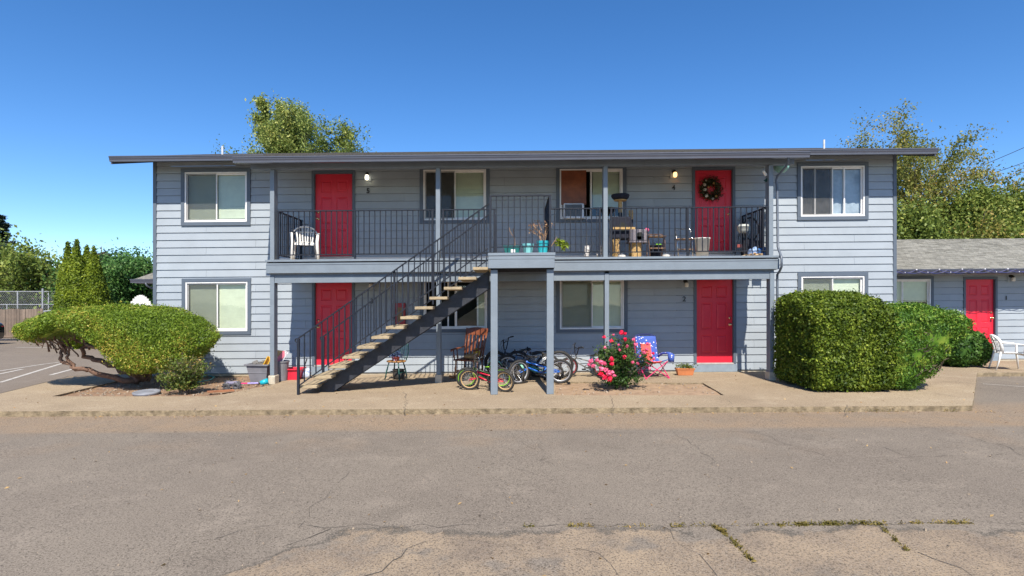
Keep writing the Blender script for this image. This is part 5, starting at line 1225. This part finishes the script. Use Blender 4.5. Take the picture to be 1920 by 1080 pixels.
    for q in (bb+Vector((cl*.8,-.12,-cl*.6)), bb+Vector((-cl*.8,.12,cl*.6))): mb = MB(); mb.box(q.x-.045, q.x+.045, q.y-.035, q.y+.035, q.z-.01, q.z+.01); mb.build('pedal', BLACK, c_)
    return t
REDP = cm('bike_red', (.62,.015,.05), .3); LIME = cm('lime', (.22,.50,.03), .4); TANR = cm('tan_rim', (.50,.33,.15), .5); BLUB = cm('bike_blue', (.02,.14,.55), .28); TEAL = cm('bike_teal', (.05,.34,.27), .35)
SILV = cm('bike_silver', (.62,.64,.66), .35, metal=.2); BLKB = cm('bike_black', (.02,.022,.03), .3); GREYB = cm('bike_grey', (.16,.15,.14), .4); REDR = cm('rim_red', (.30,.03,.04), .4); ALU = cm('rim_alloy', (.55,.55,.56), .35, metal=.5)
pi = math.pi
bike('small red bicycle with tan front rim in front of the left landing post', (XX(880,11.45)+XX(951,11.05))/2, 11.22, pi+math.atan2(-.40,.76)+.0, .215, .78, REDP, TANR, lean=-.10, style='kid', steer=.38, fork=REDP, sadh=.20, barh=.17)
bike('small bicycle with lime green rims just behind the red one', (XX(872,11.7)+XX(944,11.5))/2, 11.62, pi-.12, .215, .72, cm('green_black', (.05,.09,.03), .4), LIME, lean=-.12, style='kid', steer=.25, sadh=.2, saddlem=LIME)
bike('blue mountain bicycle leaning between the two landing posts', (XX(975,12.2)+XX(1046,12.2))/2, 12.2, pi-.14, .27, .92, BLUB, ALU, lean=-.14, style='mtb', steer=.7, barh=.22, sadh=.20)
bike('silver bicycle with large wheels behind the blue one', (XX(1000,12.9)+XX(1038,12.9))/2-.12, 12.95, pi-.05, .33, .95, SILV, ALU, lean=-.16, style='road', steer=.2, barh=.26, sadh=.28)
bike('black bicycle with high handlebars leaning on the wall behind the left landing post', XX(968,13.2), 13.2, pi+.08, .31, .98, BLKB, BLKB, lean=-.15, style='bmx', steer=-.5, barh=.30, sadh=.32)
bike('grey kids bicycle with mint mudguards tangled left of the blue one', XX(953,12.5), 12.55, pi-.9, .22, .75, GREYB, ALU, lean=-.12, style='mtb', steer=.3, guard=cm('mint', (.22,.50,.36), .4), barh=.2, sadh=.2)
bike('dark bicycle with dusty red rims left of the rose bush', (XX(1070,13.15)+XX(1124,13.3))/2, 13.2, pi-.10, .24, .80, GREYB, REDR, lean=-.13, style='bmx', steer=.35, sadh=.24, barh=.24)
bike('teal kids bicycle lying low under the blue one', XX(1010,12.65), 12.6, pi-.35, .23, .74, TEAL, BLKB, lean=-.35, style='kid', steer=.4, barh=.16, sadh=.14)
bike('slate blue bicycle squeezed behind the blue mountain bicycle', (XX(960,12.6)+XX(1020,12.6))/2, 12.62, pi+.12, .29, .92, cm('bike_slate', (.10,.16,.24), .35), ALU, lean=.12, style='mtb', steer=-.5, barh=.26, sadh=.24, saddlem=cm('pale_saddle', (.35,.33,.30), .6))
# ---------------------------------------------------------------- tubs and toys by the left porch post
def tub(name, label, cat, X, Y, w0, d0, w1, d1_, h, m, rz=0, ribs=True, z=0):
    t = thing(name, label, cat, (X,Y,z), rz); mb = MB()
    def ring(w_,d_,zz): return [(-w_/2,-d_/2,zz),(w_/2,-d_/2,zz),(w_/2,d_/2,zz),(-w_/2,d_/2,zz)]
    L_ = [ring(w0,d0,0), ring(w1,d1_,h), ring(w1-.02,d1_-.02,h), ring(w0-.02,d0-.02,.012)]
    vs = [p for l in L_ for p in l]; fs = [(3,2,1,0)]
    for k in range(3):
        for i in range(4): fs.append((k*4+i, k*4+(i+1)%4, (k+1)*4+(i+1)%4, (k+1)*4+i))
    fs.append((12,13,14,15)); mb.add(vs, fs)
    mb.build('tub', m, t, bevel=.012, seg=2)
    mb = MB(); frame_ = [(-w1/2-.02,-d1_/2-.02),(w1/2+.02,-d1_/2-.02),(w1/2+.02,d1_/2+.02),(-w1/2-.02,d1_/2+.02)]
    for a, b in zip(frame_, frame_[1:]+frame_[:1]): mb.beam((a[0],a[1],h-.012),(b[0],b[1],h-.012),.022,.026)
    if ribs:
        f = .55; w_ = w0+(w1-w0)*f; d_ = d0+(d1_-d0)*f; mb.box(-w_/2-.004, w_/2+.004, -d_/2-.006, -d_/2+.01, h*f-.008, h*f+.008)
    mb.build('rim', m, t); return t
GT = cm('grey_tub', (.20,.20,.22), .5, var=.1)
p = G(487,717); tub('storage_tub', 'grey plastic tub of clutter left of the leftmost lower porch post', 'tub', XX(489,12.6), 12.75, .36, .45, .50, .60, .42, GT, -.1)
YEL = cm('yellow_plastic', (.70,.42,.04), .4)
t = thing('yellow_toy_ramp', 'yellow plastic toy piece sticking out of the grey tub', 'toy', (XX(495,12.65),12.7,.36), .3); mb = MB(); mb.box(-.05,-.03,-.05,.05,0,.22); mb.box(.03,.05,-.05,.05,0,.22); mb.box(-.03,.03,.03,.05,0,.22); mb.move(Matrix.Rotation(.45,4,'Y')); mb.build('toy', YEL, t)
t = thing('toy_scraps', 'dark and grey toy scraps heaped in the grey tub', 'toys', (XX(488,12.7),12.8,.33)); mb = MB(); rn = random.Random(5)
for k in range(12): mb.obox((rn.uniform(-.16,.16),rn.uniform(-.18,.18),rn.uniform(-.02,.10)), .12,.08,.05, (rn.random()*3,rn.random()*3,rn.random()*3))
mb.build('scraps', cm('scrap_grey', (.13,.12,.11), .6, var=.3, island=.6), t)
p = G(527,714); t = thing('round_bin', 'round grey bin stuffed with boxes right behind the leftmost lower porch post', 'bin', (XX(524,12.9),12.95,0)); mb = MB(); mb.lathe((0,0,0), [(.001,0),(.15,0),(.185,.42),(.20,.42),(.20,.45),(.185,.45),(.17,.40),(.14,.03),(.001,.03)], 22); mb.build('bin', GT, t, smooth=False)
t = thing('boxed_toys', 'white patterned boxes leaning out of the round grey bin', 'boxes', (XX(526,12.9),12.93,.38), .3)
for k, (x, rt, m_) in enumerate(((.03,.55,cm('print_white', (.72,.70,.70), .6, var=.3, scale=40, col2=(.12,.12,.16))),(-.05,.2,cm('print_tan', (.55,.36,.15), .7)),(-.02,.7,cm('print_pink', (.70,.18,.25), .6)))):
    mb = MB(); mb.obox((x,-.02*k,.14), .10,.05,.34, (0,rt,.2*k)); mb.build('box', m_, t)
RB = cm('red_tub', (.62,.02,.05), .45, var=.1); p = G(551,705)
tub('red_tub', 'red plastic tub against the wall behind the stair newel', 'tub', XX(551,13.1), 13.15, .26, .3, .36, .36, .26, RB, .1, False)
t = thing('shopping_bag', 'white and blue carrier bag slumped beside the red tub', 'bag', (XX(573,13.3),13.3,0)); mb = MB(); mb.ball((0,0,.09),.11,8,1.2,.8,.9); mb.ball((.06,0,.15),.08,7,1,.7,1.1); o = mb.build('bag', cm('bag_film', (.62,.66,.72), .4, var=.3, scale=9, col2=(.08,.16,.4)), t, smooth=True)
t = thing('garden_trowel', 'black handled tool standing in the corner right of the red tub', 'tool', (XX(570,13.4),13.42,0)); mb = MB(); mb.cyl((0,0,.25),(.05,.03,.44),.014); mb.build('handle', BLACK, t); mb = MB(); mb.cyl((-.03,-.02,.05),(0,0,.25),.007); mb.build('shaft', GW, t)
# toys in the dirt
p = G(435,727); t = thing('toy_truck_wheels', 'grey chunky wheeled toy truck overturned in the dirt bed', 'toy', (p.x,p.y,-.02), .4); RUB = cm('toy_rubber', (.10,.10,.11), .6, var=.25); rn = random.Random(8)
for (x,y,z) in ((-.10,-.05,.06),(.08,-.06,.06),(-.08,.1,.09),(.1,.1,.07)):
    mb = MB(); mb.torus((x,y,z),(0.5,1,.3),.05,.03,14,6)
    for k in range(10): a = k*.63; mb.obox((x+.078*math.cos(a),y-.03*math.cos(a),z+.07*math.sin(a)), .03,.05,.02, (0,-a,0))
    mb.build('toy_wheel', RUB, t)
mb = MB(); mb.box(-.12,.1,-.06,.08,.08,.15); mb.build('body', cm('toy_purple', (.22,.20,.28), .4), t, bevel=.02)
t = thing('toy_shovel', 'pink and blue toy shovel lying in the dirt by the porch pier', 'toy', (XX(468,12.4),12.35,-.01), .1); mb = MB(); mb.cyl((-.28,0,.03),(-.02,0,.03),.016); mb.build('handle', cm('toy_pink', (.75,.05,.20), .4), t); mb = MB(); mb.cyl((-.02,0,.03),(.2,.02,.03),.02); mb.build('shaft', cm('toy_lavender', (.35,.30,.6), .4), t)
t = thing('teal_cup', 'teal plastic cup on its side at the foot of the porch pier', 'cup', (XX(498,12.25),12.2,.07), .5); mb = MB(); mb.lathe((0,0,-.09), [(.001,0),(.045,0),(.07,.16),(.064,.16),(.04,.01),(.001,.01)], 16); mb.move(Matrix.Rotation(1.35,4,'Y')); mb.build('cup', cm('teal_plastic', (.01,.38,.48), .35), t, smooth=True)
p = G(414,735); t = thing('wooden_plank', 'short reddish board lying in the dirt near the kerb side walk', 'plank', (p.x,p.y,-.0), .75); mb = MB(); mb.obox((0,0,.02), .48,.10,.025, (.05,.03,0)); mb.build('board', cm('red_cedar', (.36,.15,.07), .8, var=.2), t)
p = G(275,737); t = thing('plastic_dish', 'grey round plastic dish lying at the edge of the dirt bed', 'lid', (p.x,p.y,-.02)); mb = MB(); mb.lathe((0,0,0), [(.001,.05),(.1,.05),(.17,.03),(.22,.06),(.245,.05),(.23,.0),(.17,-.01)], 28); mb.move(Matrix.Rotation(.06,4,'X')); mb.build('dish', cm('lid_grey', (.24,.25,.28), .5, var=.15), t, smooth=True)
HOSE = cm('hose_teal', (.04,.28,.26), .4); mb = MB(); q = [];
for px, py in ((300,706),(330,710),(350,716),(372,716),(395,712),(402,707),(390,704),(372,708),(350,712)): a = G(px,py); q.append((a.x,a.y,.0))
mb.tube(q, .014, 6); o = mb.build('garden_hose', HOSE, None, q[0], smooth=True); tag(o, 'teal garden hose looped in the dirt behind the small rose shrub', 'hose')
p = G(1800,685); t = thing('cable_coil', 'coil of black cable on the paving before the round boxwood', 'cable', (p.x,p.y,0)); mb = MB(); rn = random.Random(2)
for k in range(7): rr = rn.uniform(.2,.3); mb.tube([(rr*math.cos(a)*1.1+rn.uniform(-.03,.03), rr*math.sin(a)*.8+rn.uniform(-.03,.03), .02+.018*k*.5+rn.uniform(0,.015)) for a in [i*.35 for i in range(18)]], .011, 5, closed=True)
mb.tube([(-.3,0,.02),(-.45,.05,.015),(-.6,.2,.015),(-.7,.25,.1)], .009, 5); mb.build('cable', BLACK, t, smooth=True)
# fire extinguisher cabinet on the lower wall
p = P(752,588,W); mb = MB(); mb.box(p.x-.12,p.x+.12,W-.13,W-.022,p.z-.26,p.z+.26)
o = mb.build('extinguisher_cabinet', cm('cabinet_red', (.36,.015,.025), .4), B, O0, bevel=.01); mb = MB(); mb.box(p.x-.08,p.x+.08,W-.136,W-.131,p.z-.19,p.z+.15); mb.build('cabinet_window', cm('cabinet_glass', (.20,.12,.06), .1), o, O0)
# ---------------------------------------------------------------- upper walkway things
x0,x1,z0,z1 = wins['u4']; AC = cm('ac_white', (.62,.66,.74), .5, var=.05)
a, b = XX(1057,W-.2), XX(1095,W-.2); zt, zb = ZZ(1075,381,W-.22), ZZ(1075,409,W-.22)
t = thing('window_air_conditioner', 'white window air conditioner set below the plywood in the upper window', 'air conditioner', ((a+b)/2,W-.1,zb)); hw = (b-a)/2; hh = zt-zb
mb = MB(); mb.box(-hw,hw,-.115,.2,0,hh); mb.build('case', AC, t, bevel=.01); mb = MB(); mb.box(-hw+.03,hw-.05,-.119,-.1155,.045,hh-.03); o = mb.build('grille_back', cm('coil_dark', (.07,.09,.12), .6, var=.5, scale=60), t)
mb = MB()
for i in range(16): z = .05+(hh-.09)*i/15; mb.box(-hw+.03,hw-.05,-.125,-.1195,z-.0025,z+.0025)
mb.build('grille', cm('grille_grey', (.22,.25,.3), .5), t)
# teal pots and dead plants on the landing
TQ = cm('turquoise', (.03,.42,.50), .4, var=.1); TQ2 = cm('pale_turquoise', (.20,.55,.58), .45, var=.1); DKG = cm('dark_green_plastic', (.01,.14,.14), .45); DRY = leafm('dried_leaf', (.30,.17,.10), (.45,.28,.16), (.30,.10,.06), .2); STK = cm('dry_stalk', (.32,.20,.12), .9)
def pot(label, px, py, Y, r_, h, m, zf=LT, dry=None, sq=None):
    t = thing('plant_pot', label, 'plant pot', (XX(px,Y),Y,zf)); mb = MB()
    if sq: mb.add([(-sq*.38,-.07,0),(sq*.38,-.07,0),(sq*.38,.07,0),(-sq*.38,.07,0),(-sq/2,-.09,h),(sq/2,-.09,h),(sq/2,.09,h),(-sq/2,.09,h)], [(0,3,2,1),(0,1,5,4),(1,2,6,5),(2,3,7,6),(3,0,4,7)])
    else: mb.lathe((0,0,0), [(.001,0),(r_*.72,0),(r_*.95,h*.8),(r_*1.03,h*.8),(r_*1.06,h),(r_*.97,h),(r_*.9,h*.85),(.001,h*.82)], 22)
    mb.build('pot', m, t, smooth=False); return t
YP = 10.95
t = pot('long dark green planter tray on the landing', 960,470,YP,0,.16,DKG,sq=.33)
mb = MB(); mb.tube([(.06,0,.1),(.05,0,.3),(.02,0,.5)], .010, 5); mb.tube([(.05,0,.3),(-.04,.02,.45),(-.05,.02,.52)], .006, 5); mb.build('dry_stem', STK, t)
mb = MB(); mb.box(-.02,.06,-.088,-.084,.03,.09); mb.build('plant_label', WHITE, t)
pot('pale turquoise round pot in the middle of the landing pots', 990,470,YP,.11,.20,TQ2)
t = pot('bright turquoise pot with dried stalks at the right end of the landing', 1018,470,YP,.115,.25,TQ)
rn = random.Random(6); mb = MB(); tip = []
for k in range(16):
    a = rn.uniform(-1,1); hgt = rn.uniform(.15,.42); e = Vector((a*.2-.04, rn.uniform(-.1,.1), .22+hgt)); mb.tube([(a*.04,rn.uniform(-.05,.05),.2), (a*.08,0,.22+hgt*.6), e], .006, 4); tip.append(e)
mb.build('dry_stalks', STK, t); r = np.random.default_rng(3); pt = np.array([tuple(tip[i]) for i in r.integers(0,16,150)])+r.normal(size=(150,3))*.03; leafmesh('dry_leaves', pt, .04, DRY, t)
t = thing('leaning_plant', 'bright green leafy plant leaning out past the right side of the landing', 'plant', (XX(1040,10.95),10.95,LT)); mb = MB(); mb.tube([(-.1,0,.1),(.0,0,.25),(.12,-.02,.22),(.2,-.03,.12)], .009, 5); mb.tube([(0,0,.25),(.04,0,.33)], .006, 4); mb.build('stem', STK, t)
r = np.random.default_rng(8); q = np.array([[.03,0,.2],[.08,-.02,.24],[.12,-.02,.22],[.16,-.03,.18],[.19,-.03,.14],[.22,-.03,.18],[.15,-.02,.1]]); pt = q[r.integers(0,7,70)]+r.normal(size=(70,3))*.028; leafmesh('leaves', pt, .10, leafm('lime_leaf', (.14,.22,.02), (.30,.38,.04), (.45,.48,.08), .35), t, asp=.42)
# spotted slippers
SPOT = cm('spotted_fabric', (.55,.53,.52), .9, var=.4, scale=30, col2=(.03,.03,.03))
t = thing('spotted_boots', 'pair of black and white spotted slipper boots left of the third upper post', 'boots', (XX(1112,12.65),12.65,DT), 0)
for k, px in enumerate((1101,1124)):
    x = XX(px,12.65)-t.location.x; mb = MB(); mb.tube([(x-.03,-.1,.05),(x-.02,-.02,.07),(x,.03,.12),(x+.01,.035,.28)], [.045,.055,.06,.06], 10); mb.build('boot', SPOT, t, smooth=True)
mb = MB(); mb.tube([(-.22,.4,.1),(-.18,.42,.95),(-.12,.5,1.02),(.12,.5,1.02),(.18,.42,.95)], .011, 6)
t2 = thing('white_tube_rack', 'thin white tube frame behind the third upper post', 'rack', (XX(1118,13.1),13.1,DT)); mb = MB(); mb.tube([(-.22,0,0),(-.23,0,.9),(-.20,0,.95),(.3,0,.95),(.32,0,.9),(.32,0,0)], .011, 6); mb.build('frame', PLAS, t2, smooth=True)
# cat tree
SIS = pm('sisal', (.55,.36,.15), .9, .2, 30, .8, 120); NVY = pm('navy_plush', (.018,.02,.035), .95, .3, 20, .6, 90); GRP = pm('grey_plush', (.20,.18,.20), .95, .15, 20, .5, 90)
t = thing('tall_cat_tree', 'tall navy and sisal cat tree with round perch right of the third upper post', 'cat tree', (XX(1163,13.05),13.05,DT))
zz_ = lambda py: ZZ(1160,py,13.05)-DT
mb = MB(); mb.lathe((0,0,zz_(374)), [(.001,0),(.15,0),(.19,.03),(.21,.08),(.20,.11),(.17,.07),(.001,.04)], 20); mb.build('perch', NVY, t, smooth=True)
mb = MB(); mb.lathe((0,0,zz_(375)-.02), [(.001,.0),(.14,.0),(.15,.018),(.001,.02)], 18); mb.build('perch_base', SIS, t)
mb = MB(); mb.cyl((0,0,zz_(400)),(0,0,zz_(376)),.045,n=14); mb.build('upper_post', SIS, t); mb = MB(); mb.cyl((0,0,zz_(420)),(0,0,zz_(399)),.047,n=14); mb.build('post_sleeve', NVY, t)
mb = MB(); mb.box(-.22,.20,-.2,.2,zz_(420)-.36,zz_(400)-.1)
mb.v = mb.v; mb.build('cat_house', NVY, t, bevel=.03, seg=2)
mb = MB(); mb.cyl((.02,-.205,zz_(420)-.1),(.02,-.2,zz_(420)-.1),.11,n=18); mb.build('house_opening', DARK, t)
mb = MB(); mb.box(-.2,.3,-.21,.21,zz_(432)-.0,zz_(428)); mb.build('platform', SIS, t)
for (x,y) in ((-.13,-.1),(-.11,.14),(.24,-.02)): mb = MB(); zt2 = zz_(432) if x < .2 else zz_(395); mb.cyl((x,y,.03),(x,y,zt2),.05,n=14); mb.build('post', SIS, t)
mb = MB(); mb.cyl((.24,-.02,zz_(432)-.02),(.24,-.02,zz_(412)),.053,n=14); mb.build('post_sleeve', NVY, t)
mb = MB(); mb.box(-.28,.3,-.22,.22,0,.03); mb.build('base', NVY, t)
mb = MB(); rn = random.Random(3)
for k in range(26): a = rn.uniform(-.19,-.05); zq = rn.uniform(.2,.5); mb.tube([(a,-.16,zq),(a+rn.gauss(0,.02),-.18,zq-.06),(a+rn.gauss(0,.03),-.17,zq-.15)], .006, 4)
mb.build('frayed_rope', SIS, t)
t = thing('small_cat_house', 'low grey plush cat house on a sisal drum beside the tall cat tree', 'cat tree', (XX(1194,12.9),12.9,DT)); zz_ = lambda py: ZZ(1194,py,12.9)-DT
mb = MB(); mb.box(-.19,.19,-.17,.17,zz_(453),zz_(431.5)); mb.build('house', GRP, t, bevel=.02, seg=2); mb = MB(); mb.cyl((.03,-.176,zz_(453)+.11),(.03,-.171,zz_(453)+.11),.085,n=18); mb.box(-.055,.115,-.176,-.171,zz_(453)+.02,zz_(453)+.10); mb.build('house_opening', DARK, t)
mb = MB(); mb.box(-.2,.2,-.19,.19,zz_(456),zz_(453)-.001); mb.build('shelf', GRP, t); mb = MB(); mb.cyl((-.02,0,0),(-.02,0,zz_(456)),.12,n=20); mb.build('drum', SIS, t)
t = thing('pink_ball', 'small pink ball on top of the low grey cat house edge', 'ball', (XX(1213,12.95),12.95,DT+zz_(431)-.05)); mb = MB(); mb.ball((0,0,.05),.052,8); mb.build('ball', cm('ball_pink', (.55,.08,.2), .5), t, smooth=True); mb = MB(); mb.cyl((0,0,-.5),(0,0,.0),.012); mb.build('stalk', STK, t)
# stools
def stool(label, px, Y, w_, hs, hb, wood, tube_m, two=False):
    t = thing('folding_stool' if not two else 'step_stool', label, 'stool', (XX(px,Y),Y,DT), 0); 
    mb = MB(); mb.box(-w_/2,w_/2,-.14,.14,hs-.02,hs); mb.build('seat', wood, t, bevel=.006)
    for s in (-1,1):
        mb = MB(); mb.tube([(s*w_*.42,-.16,0),(s*w_*.46,-.05,hs),(s*w_*.46,.06,hb),(s*w_*.40,.08,hb+.03),(0,.085,hb+.035)], .011, 6); mb.build('leg', tube_m, t, smooth=True)
        mb = MB(); mb.tube([(s*w_*.42,.20,0),(s*w_*.44,.0,hs-.02)], .011, 6); mb.build('leg', tube_m, t)
    mb = MB(); mb.box(-w_*.42,w_*.42,-.17,-.05,hs*.42,hs*.42+.02); mb.build('step', wood, t); return t
WD = cm('stool_wood', (.28,.17,.10), .6, var=.2)
stool('brown wooden step stool right of the low cat house', 1230, 12.85, .40, .50, .52, WD, cm('stool_brown', (.16,.09,.06), .5), True)
stool('chrome step stool with brown slatted seat left of the top right door', 1282, 12.9, .38, .44, .64, WD, CHR)
t = thing('dark_basket', 'dark basket with a green scrap under the brown step stool', 'basket', (XX(1231,13.3),13.3,DT)); mb = MB(); mb.lathe((0,0,0), [(.001,0),(.13,0),(.17,.34),(.15,.34),(.001,.3)], 16); mb.build('basket', NVY, t); mb = MB(); mb.box(-.05,.07,-.17,-.12,.34,.36); mb.build('green_scrap', LIME, t)
for (px, lab) in ((1249,'white crumpled paper on the walkway edge right of the brown step stool'),(1166,'white cloth scrap at the foot of the tall cat tree')):
    t = thing('crumpled_rag', lab, 'rag', (XX(px,12.5),12.5,DT)); mb = MB(); mb.ball((0,0,.04),.07,6,1.3,.6,.7); mb.build('rag', cm('rag_white', (.68,.64,.58), .9, var=.3, scale=20), t, smooth=False)
# white bin
t = thing('white_waste_bin', 'white plastic waste bin in front of the top right red door', 'waste bin', (XX(1317,12.65),12.65,DT)); mb = MB(); zt = ZZ(1317,446.5,12.65)-DT
mb.lathe((0,0,0), [(.001,0),(.125,0),(.165,zt-.02),(.178,zt-.02),(.18,zt),(.165,zt),(.12,.02)], 26, 1, .8); mb.build('bin', PLAS, t, smooth=True)
# barbecue and sundries at the right end
t = thing('small_kettle_grill', 'pale kettle grill on thin legs in the right corner of the upper walkway', 'grill', (XX(1393,13.1),13.1,DT)); zz_ = lambda py: ZZ(1393,py,13.1)-DT
mb = MB(); mb.lathe((0,0,zz_(437)), [(.001,0),(.08,0),(.12,.06),(.13,.14),(.14,.145),(.13,.15),(.13,.19),(.001,.2)], 18); mb.build('bowl', cm('grill_grey', (.42,.44,.42), .4), t, smooth=True)
for a in (0.3,2.4,4.5): mb = MB(); mb.tube([(.08*math.cos(a),.08*math.sin(a),zz_(437)+.02),(.2*math.cos(a),.2*math.sin(a),0)], .01, 6); mb.build('leg', IRON, t)
mb = MB(); mb.obox((-.13,-.12,.28), .1,.03,.07); mb.build('red_box', cm('dull_red', (.25,.05,.04), .6), t)
t = thing('dark_bicycle_wheel', 'loose black bicycle wheel propped by the right end railing of the walkway', 'wheel', (XX(1408,13.4),13.4,DT+.42), .5); mb = MB(); mb.torus((0,0,.3),(0,1,0),.26,.02,30,6); mb.build('tyre', TYR, t, smooth=True); mb = MB()
for k in range(12): a = k*.5236; mb.cyl((0,0,.3),(.25*math.cos(a),0,.3+.25*math.sin(a)),.003,n=3)
mb.build('spokes', SPK, t)
mb = MB(); mb.box(-.2,.2,-.08,.08,-.42,.03); mb.build('stand', NVY, t)
for (px, py, c, lab) in ((1412,470,(.28,.42,.70),'pale blue crumpled bag at the right end of the walkway'),(1427,472,(.02,.12,.35),'dark blue crumpled bag beside the rightmost upper post')):
    t = thing('crumpled_bag', lab, 'bag', (XX(px,12.75),12.75,DT)); mb = MB(); mb.ball((0,0,.1),.12,7,1,.8,.95); mb.ball((.05,0,.17),.07,6); mb.build('bag', cm('bag%d' % px, c, .5, var=.4, scale=14), t)
t = thing('wood_scraps', 'tan board scraps lying on the walkway near its right end', 'scraps', (XX(1415,12.5),12.5,DT)); mb = MB(); rn = random.Random(7)
for k in range(9): mb.obox((rn.uniform(-.25,.2),rn.uniform(-.06,.06),.025+rn.random()*.03), .16,.05,.015, (rn.uniform(-.3,.3),rn.uniform(-.3,.3),rn.random()*3))
mb.build('scraps', cm('scrap_tan', (.50,.35,.20), .8, var=.3, island=.4), t)
t = thing('white_shelf_unit', 'narrow white shelf standing behind the rightmost upper post', 'shelf', (XX(1436,13.5),13.5,DT)); mb = MB(); hw = .11
for x in (-hw,hw-.02): mb.box(x,x+.02,-.14,.14,0,1.25)
for k in range(5): z = .05+.29*k; mb.box(-hw+.02,hw-.02,-.14,.14,z,z+.02)
mb.build('shelf', PLAS, t)
# cameras and pennants
t = thing('security_camera', 'small white camera on an arm left of the rightmost upper post', 'camera', (XX(1438,12.5),12.5,ZZ(1438,326,12.5))); mb = MB(); mb.cyl((-.10,-.05,.05),(-.02,-.0,-.03),.028,.03,n=12); mb.build('body', PLAS, t); mb = MB(); mb.cyl((-.02,0,-.02),(.06,0,.0),.012,n=8); mb.cyl((.05,0,0),(.075,0,0),.03,n=10); mb.build('bracket', PLAS, t)
t = thing('hanging_planter', 'green and clear hanging bowl between the rightmost upper post and the wall', 'hanging planter', (XX(1465,13.0),13.0,ZZ(1465,320,13.0))); mb = MB(); mb.lathe((0,0,-.05), [(.001,0),(.08,.01),(.15,.08),(.17,.16),(.15,.16),(.001,.06)], 18); mb.build('bowl', cm('pale_green_plastic', (.22,.42,.36), .3), t, smooth=True)
mb = MB()
for a in (0,2.1,4.2): mb.cyl((.15*math.cos(a),.15*math.sin(a),.1),(0,0,.38),.004,n=4)
mb.build('hanger', IRON, t)
t = thing('green_pennant', 'small dark green cloth below the white camera', 'cloth', (XX(1436,12.5),12.48,ZZ(1436,337,12.5))); mb = MB(); mb.prism([(-.06,-.02),(.0,-.06),(.05,0),(.04,.08),(.0,.02)], 0, .006); mb.build('cloth', cm('dkgreen', (.01,.05,.035), .8), t)
# wreath
p = P(1332,355,W); t = thing('flower_wreath', 'autumn wreath of leaves and cream flowers hung on the top right red door', 'wreath', (p.x,W-.0,p.z)); r = np.random.default_rng(6); n = 1500; a = r.random(n)*6.283; rr = .195+r.normal(size=n)*.05; pt = np.stack([rr*np.cos(a), -.035+r.normal(size=n)*.02, rr*np.sin(a)*1.05],1)
leafmesh('leaves', pt, .055, leafm('wreath_leaf', (.015,.02,.008), (.06,.055,.02), (.20,.09,.03), .1, patch=8), t, asp=.4)
mb = MB(); mb.torus((0,-.02,0),(0,1,0),.2,.022,30,6); mb.build('twig_ring', BARK, t)
for (dx,dy,s,c) in ((-.17,.10,.05,0),(-.16,-.02,.055,0),(-.12,-.17,.055,0),(.03,-.24,.04,0),(.06,.14,.035,1),(.12,-.18,.045,1),(-.07,.04,.03,1),(-.13,.20,.03,0)):
    d = r.normal(size=(22,3)); d /= np.linalg.norm(d,axis=1)[:,None]; leafmesh('flower', np.array([dx,-.07,dy])+d*s*.5, s*.9, leafm('cream_bloom', (.45,.38,.30), (.62,.55,.45), (.70,.62,.52), .3) if not c else leafm('orange_bloom', (.40,.18,.06), (.55,.28,.10), (.60,.35,.15), .3), t, N=d, jit=.4, asp=1.)
# ---------------------------------------------------------------- the lot rises gently to the right: settle every top-level object on it
for o in list(C.objects):
    if o.parent is None and o.type in ('MESH','EMPTY'): o.location.z += K*o.location.x
